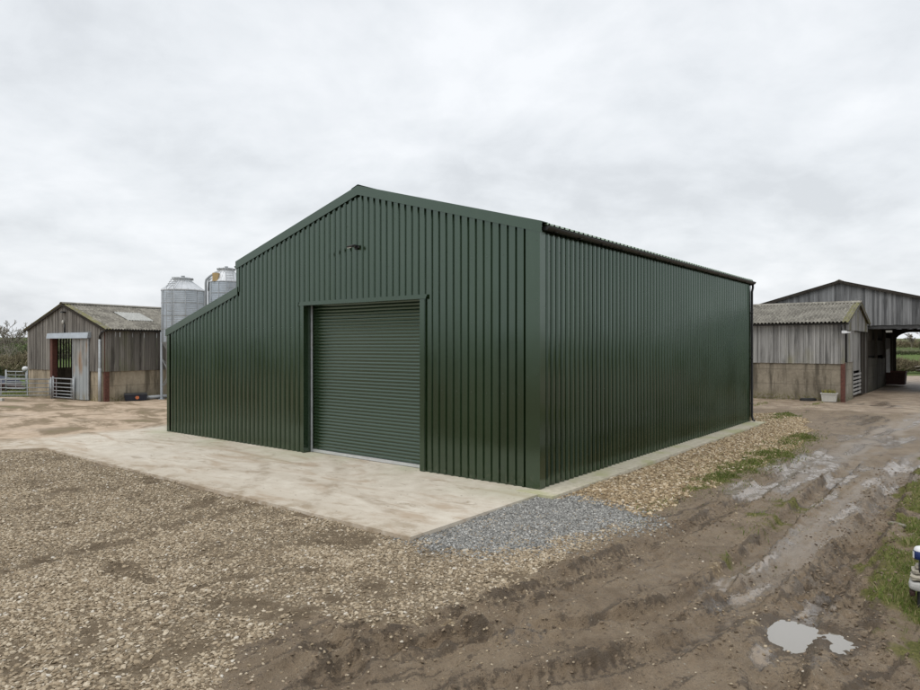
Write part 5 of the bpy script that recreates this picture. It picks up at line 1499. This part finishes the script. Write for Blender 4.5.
# through the open barn
hedge('brush_pile', (42, 66), (58, 67), 1.15, 1.4, 15000, M['hedge_twig'], 'brown heap of cut brushwood beyond the open barn', 'brush', .5, .022, kind='stuff')
mb = MB()
for k in range(34):
    x, y = rnd.uniform(44.5, 50.5), rnd.uniform(64.2, 65.6); a = rnd.uniform(-.5, .5); l_ = rnd.uniform(.5, 1.3)
    mb.tube([(x, y, .1 + rnd.uniform(0, .5)), (x + l_ * math.cos(a), y + l_ * math.sin(a), .15 + rnd.uniform(0, .9))], rnd.uniform(.05, .1), 6)
o = mb.build('log_pile', M['bark']); tag(o, 'untidy logs lying in front of the brushwood heap', 'logs', kind='stuff')
mb = MB(); mb.hexa([(46.3, 64.0, .55), (49, 63.7, .5), (49, 64.6, .5), (46.3, 64.8, .55), (46.4, 64.1, .75), (49, 63.8, .72), (49, 64.5, .72), (46.4, 64.7, .75)]); o = mb.build('pale_slab', M['white_paint']); tag(o, 'pale slab lying on the brushwood heap', 'slab')
hedge('hedge', (100, 180), (150, 178), 1.2, 1.2, 9000, M['hedge_green'], 'dark trimmed hedge across the field beyond the open barn', 'hedge', .35, .05, HG, base=zg(125, 179))
hedge('shrub', (152.5, 218), (155.5, 218), 4.2, 2.6, 5000, M['hedge_green'], 'round dark bush on the far field beyond the open barn', 'shrub', .6, .07, base=zg(156, 218))
hedge('hedge', (180, 290), (270, 300), 3.6, 4.5, 12000, M['hedge_twig'], 'far brown wood edge on the rise beyond the open barn', 'hedge', 1.0, .07, HG, base=zg(225, 295))
for i, (x, y, ht, lab) in enumerate(((178, 262, 7.5, 'bare tree left of the round bush on the far rise'), (180, 255, 9, 'tallest bare tree behind the round bush'), (189, 270, 8, 'bare tree at the right frame edge on the far rise'))):
    bare_tree('bare_tree', (x, y, zg(x, y)), ht, 1.25, 30 + i, lab, 'bare winter trees', 5, wmin=.06)
# closes views between buildings
hedge('hedge', (-80, 120), (60, 125), 2.4, 2.2, 14000, M['hedge_green'], 'long far hedge behind the green barn and the silos', 'hedge', .6, .06, HG, base=zg(-10, 122))

# ------------------------------------------------------------------ sky, sun, camera
w = bpy.data.worlds.new('World'); scene.world = w; w.use_nodes = True
nt = w.node_tree; nt.nodes.clear(); N = nt.nodes; Lk = nt.links.new
out = N.new('ShaderNodeOutputWorld'); bg = N.new('ShaderNodeBackground'); bg.inputs['Strength'].default_value = 0.1
SUN_EL, SUN_AZ = R(58), R(215)           # compass azimuth of the hidden sun (0 = +y, clockwise)
sky = N.new('ShaderNodeTexSky'); sky.sky_type = 'NISHITA'; sky.sun_disc = False; sky.sun_elevation = SUN_EL; sky.sun_rotation = SUN_AZ; sky.air_density = 1.5; sky.dust_density = 3.0
tc = N.new('ShaderNodeTexCoord')
sep = N.new('ShaderNodeSeparateXYZ'); Lk(tc.outputs['Generated'], sep.inputs[0])
def wmath(op, a, b=0.0):
    n = N.new('ShaderNodeMath'); n.operation = op
    for i, v in enumerate((a, b)):
        if isinstance(v, (int, float)): n.inputs[i].default_value = v
        else: Lk(v, n.inputs[i])
    return n.outputs[0]
zc = wmath('ADD', wmath('MAXIMUM', sep.outputs[2], 0.0), 0.34)
cmb = N.new('ShaderNodeCombineXYZ'); Lk(wmath('DIVIDE', sep.outputs[0], zc), cmb.inputs[0]); Lk(wmath('DIVIDE', sep.outputs[1], zc), cmb.inputs[1])
def wnoise(scale, det, rough, dist, loc):
    mp = N.new('ShaderNodeMapping'); mp.inputs['Location'].default_value = loc; mp.inputs['Scale'].default_value = (1, 1.0, 1); Lk(cmb.outputs[0], mp.inputs[0])
    n = N.new('ShaderNodeTexNoise'); n.inputs['Scale'].default_value = scale; n.inputs['Detail'].default_value = det; n.inputs['Roughness'].default_value = rough; n.inputs['Distortion'].default_value = dist
    Lk(mp.outputs[0], n.inputs['Vector']); return n.outputs['Fac']
n1 = wnoise(1.7, 8, .56, .3, (2.2, 5.1, 0)); n2 = wnoise(5.5, 8, .58, .3, (7, 1, 0))
cl = wmath('ADD', wmath('MULTIPLY', n1, .72), wmath('MULTIPLY', n2, .28))
rp = N.new('ShaderNodeValToRGB'); e = rp.color_ramp.elements
e[0].position = .38; e[0].color = (.535, .557, .583, 1); e[1].position = .62; e[1].color = (.71, .727, .75, 1)
m_ = e.new(.48); m_.color = (.615, .638, .664, 1)
Lk(cl, rp.inputs[0])
sc_ = N.new('ShaderNodeMix'); sc_.data_type = 'RGBA'; sc_.blend_type = 'MULTIPLY'; sc_.inputs[0].default_value = 1; Lk(rp.outputs[0], sc_.inputs[6]); sc_.inputs[7].default_value = (10, 10, 10, 1)
mx = N.new('ShaderNodeMix'); mx.data_type = 'RGBA'; mx.inputs[0].default_value = .94; Lk(sky.outputs[0], mx.inputs[6]); Lk(sc_.outputs[2], mx.inputs[7])
Lk(mx.outputs[2], bg.inputs[0]); Lk(bg.outputs[0], out.inputs[0])
sl_ = bpy.data.lights.new('sun', 'SUN'); sl_.energy = 1.0; sl_.angle = R(45); sl_.color = (1, .97, .93)
so_ = bpy.data.objects.new('sun', sl_); COL.objects.link(so_)
sd_ = Vector((math.sin(SUN_AZ) * math.cos(SUN_EL), math.cos(SUN_AZ) * math.cos(SUN_EL), math.sin(SUN_EL)))
so_.rotation_euler = (-sd_).to_track_quat('-Z', 'Y').to_euler(); so_.location = (0, 0, 30)

cam = bpy.data.cameras.new('camera'); co = bpy.data.objects.new('camera', cam); COL.objects.link(co)
cam.sensor_width = 36; cam.lens = 36 * FPX / 920; cam.clip_end = 6000; cam.clip_start = .05
cam.shift_y = 0.0
co.location = (0, 0, CAM_H); co.rotation_euler = (R(90), 0, 0)
scene.camera = co
scene.render.resolution_x, scene.render.resolution_y = 1024, 768
scene.view_settings.view_transform = 'Standard'; scene.view_settings.look = 'None'
scene.view_settings.exposure = 0.46; scene.view_settings.gamma = 1
try: scene.view_settings.use_curve_mapping = False
except Exception: pass
scene.render.engine = 'CYCLES'
scene.cycles.max_bounces = 6; scene.cycles.diffuse_bounces = 3
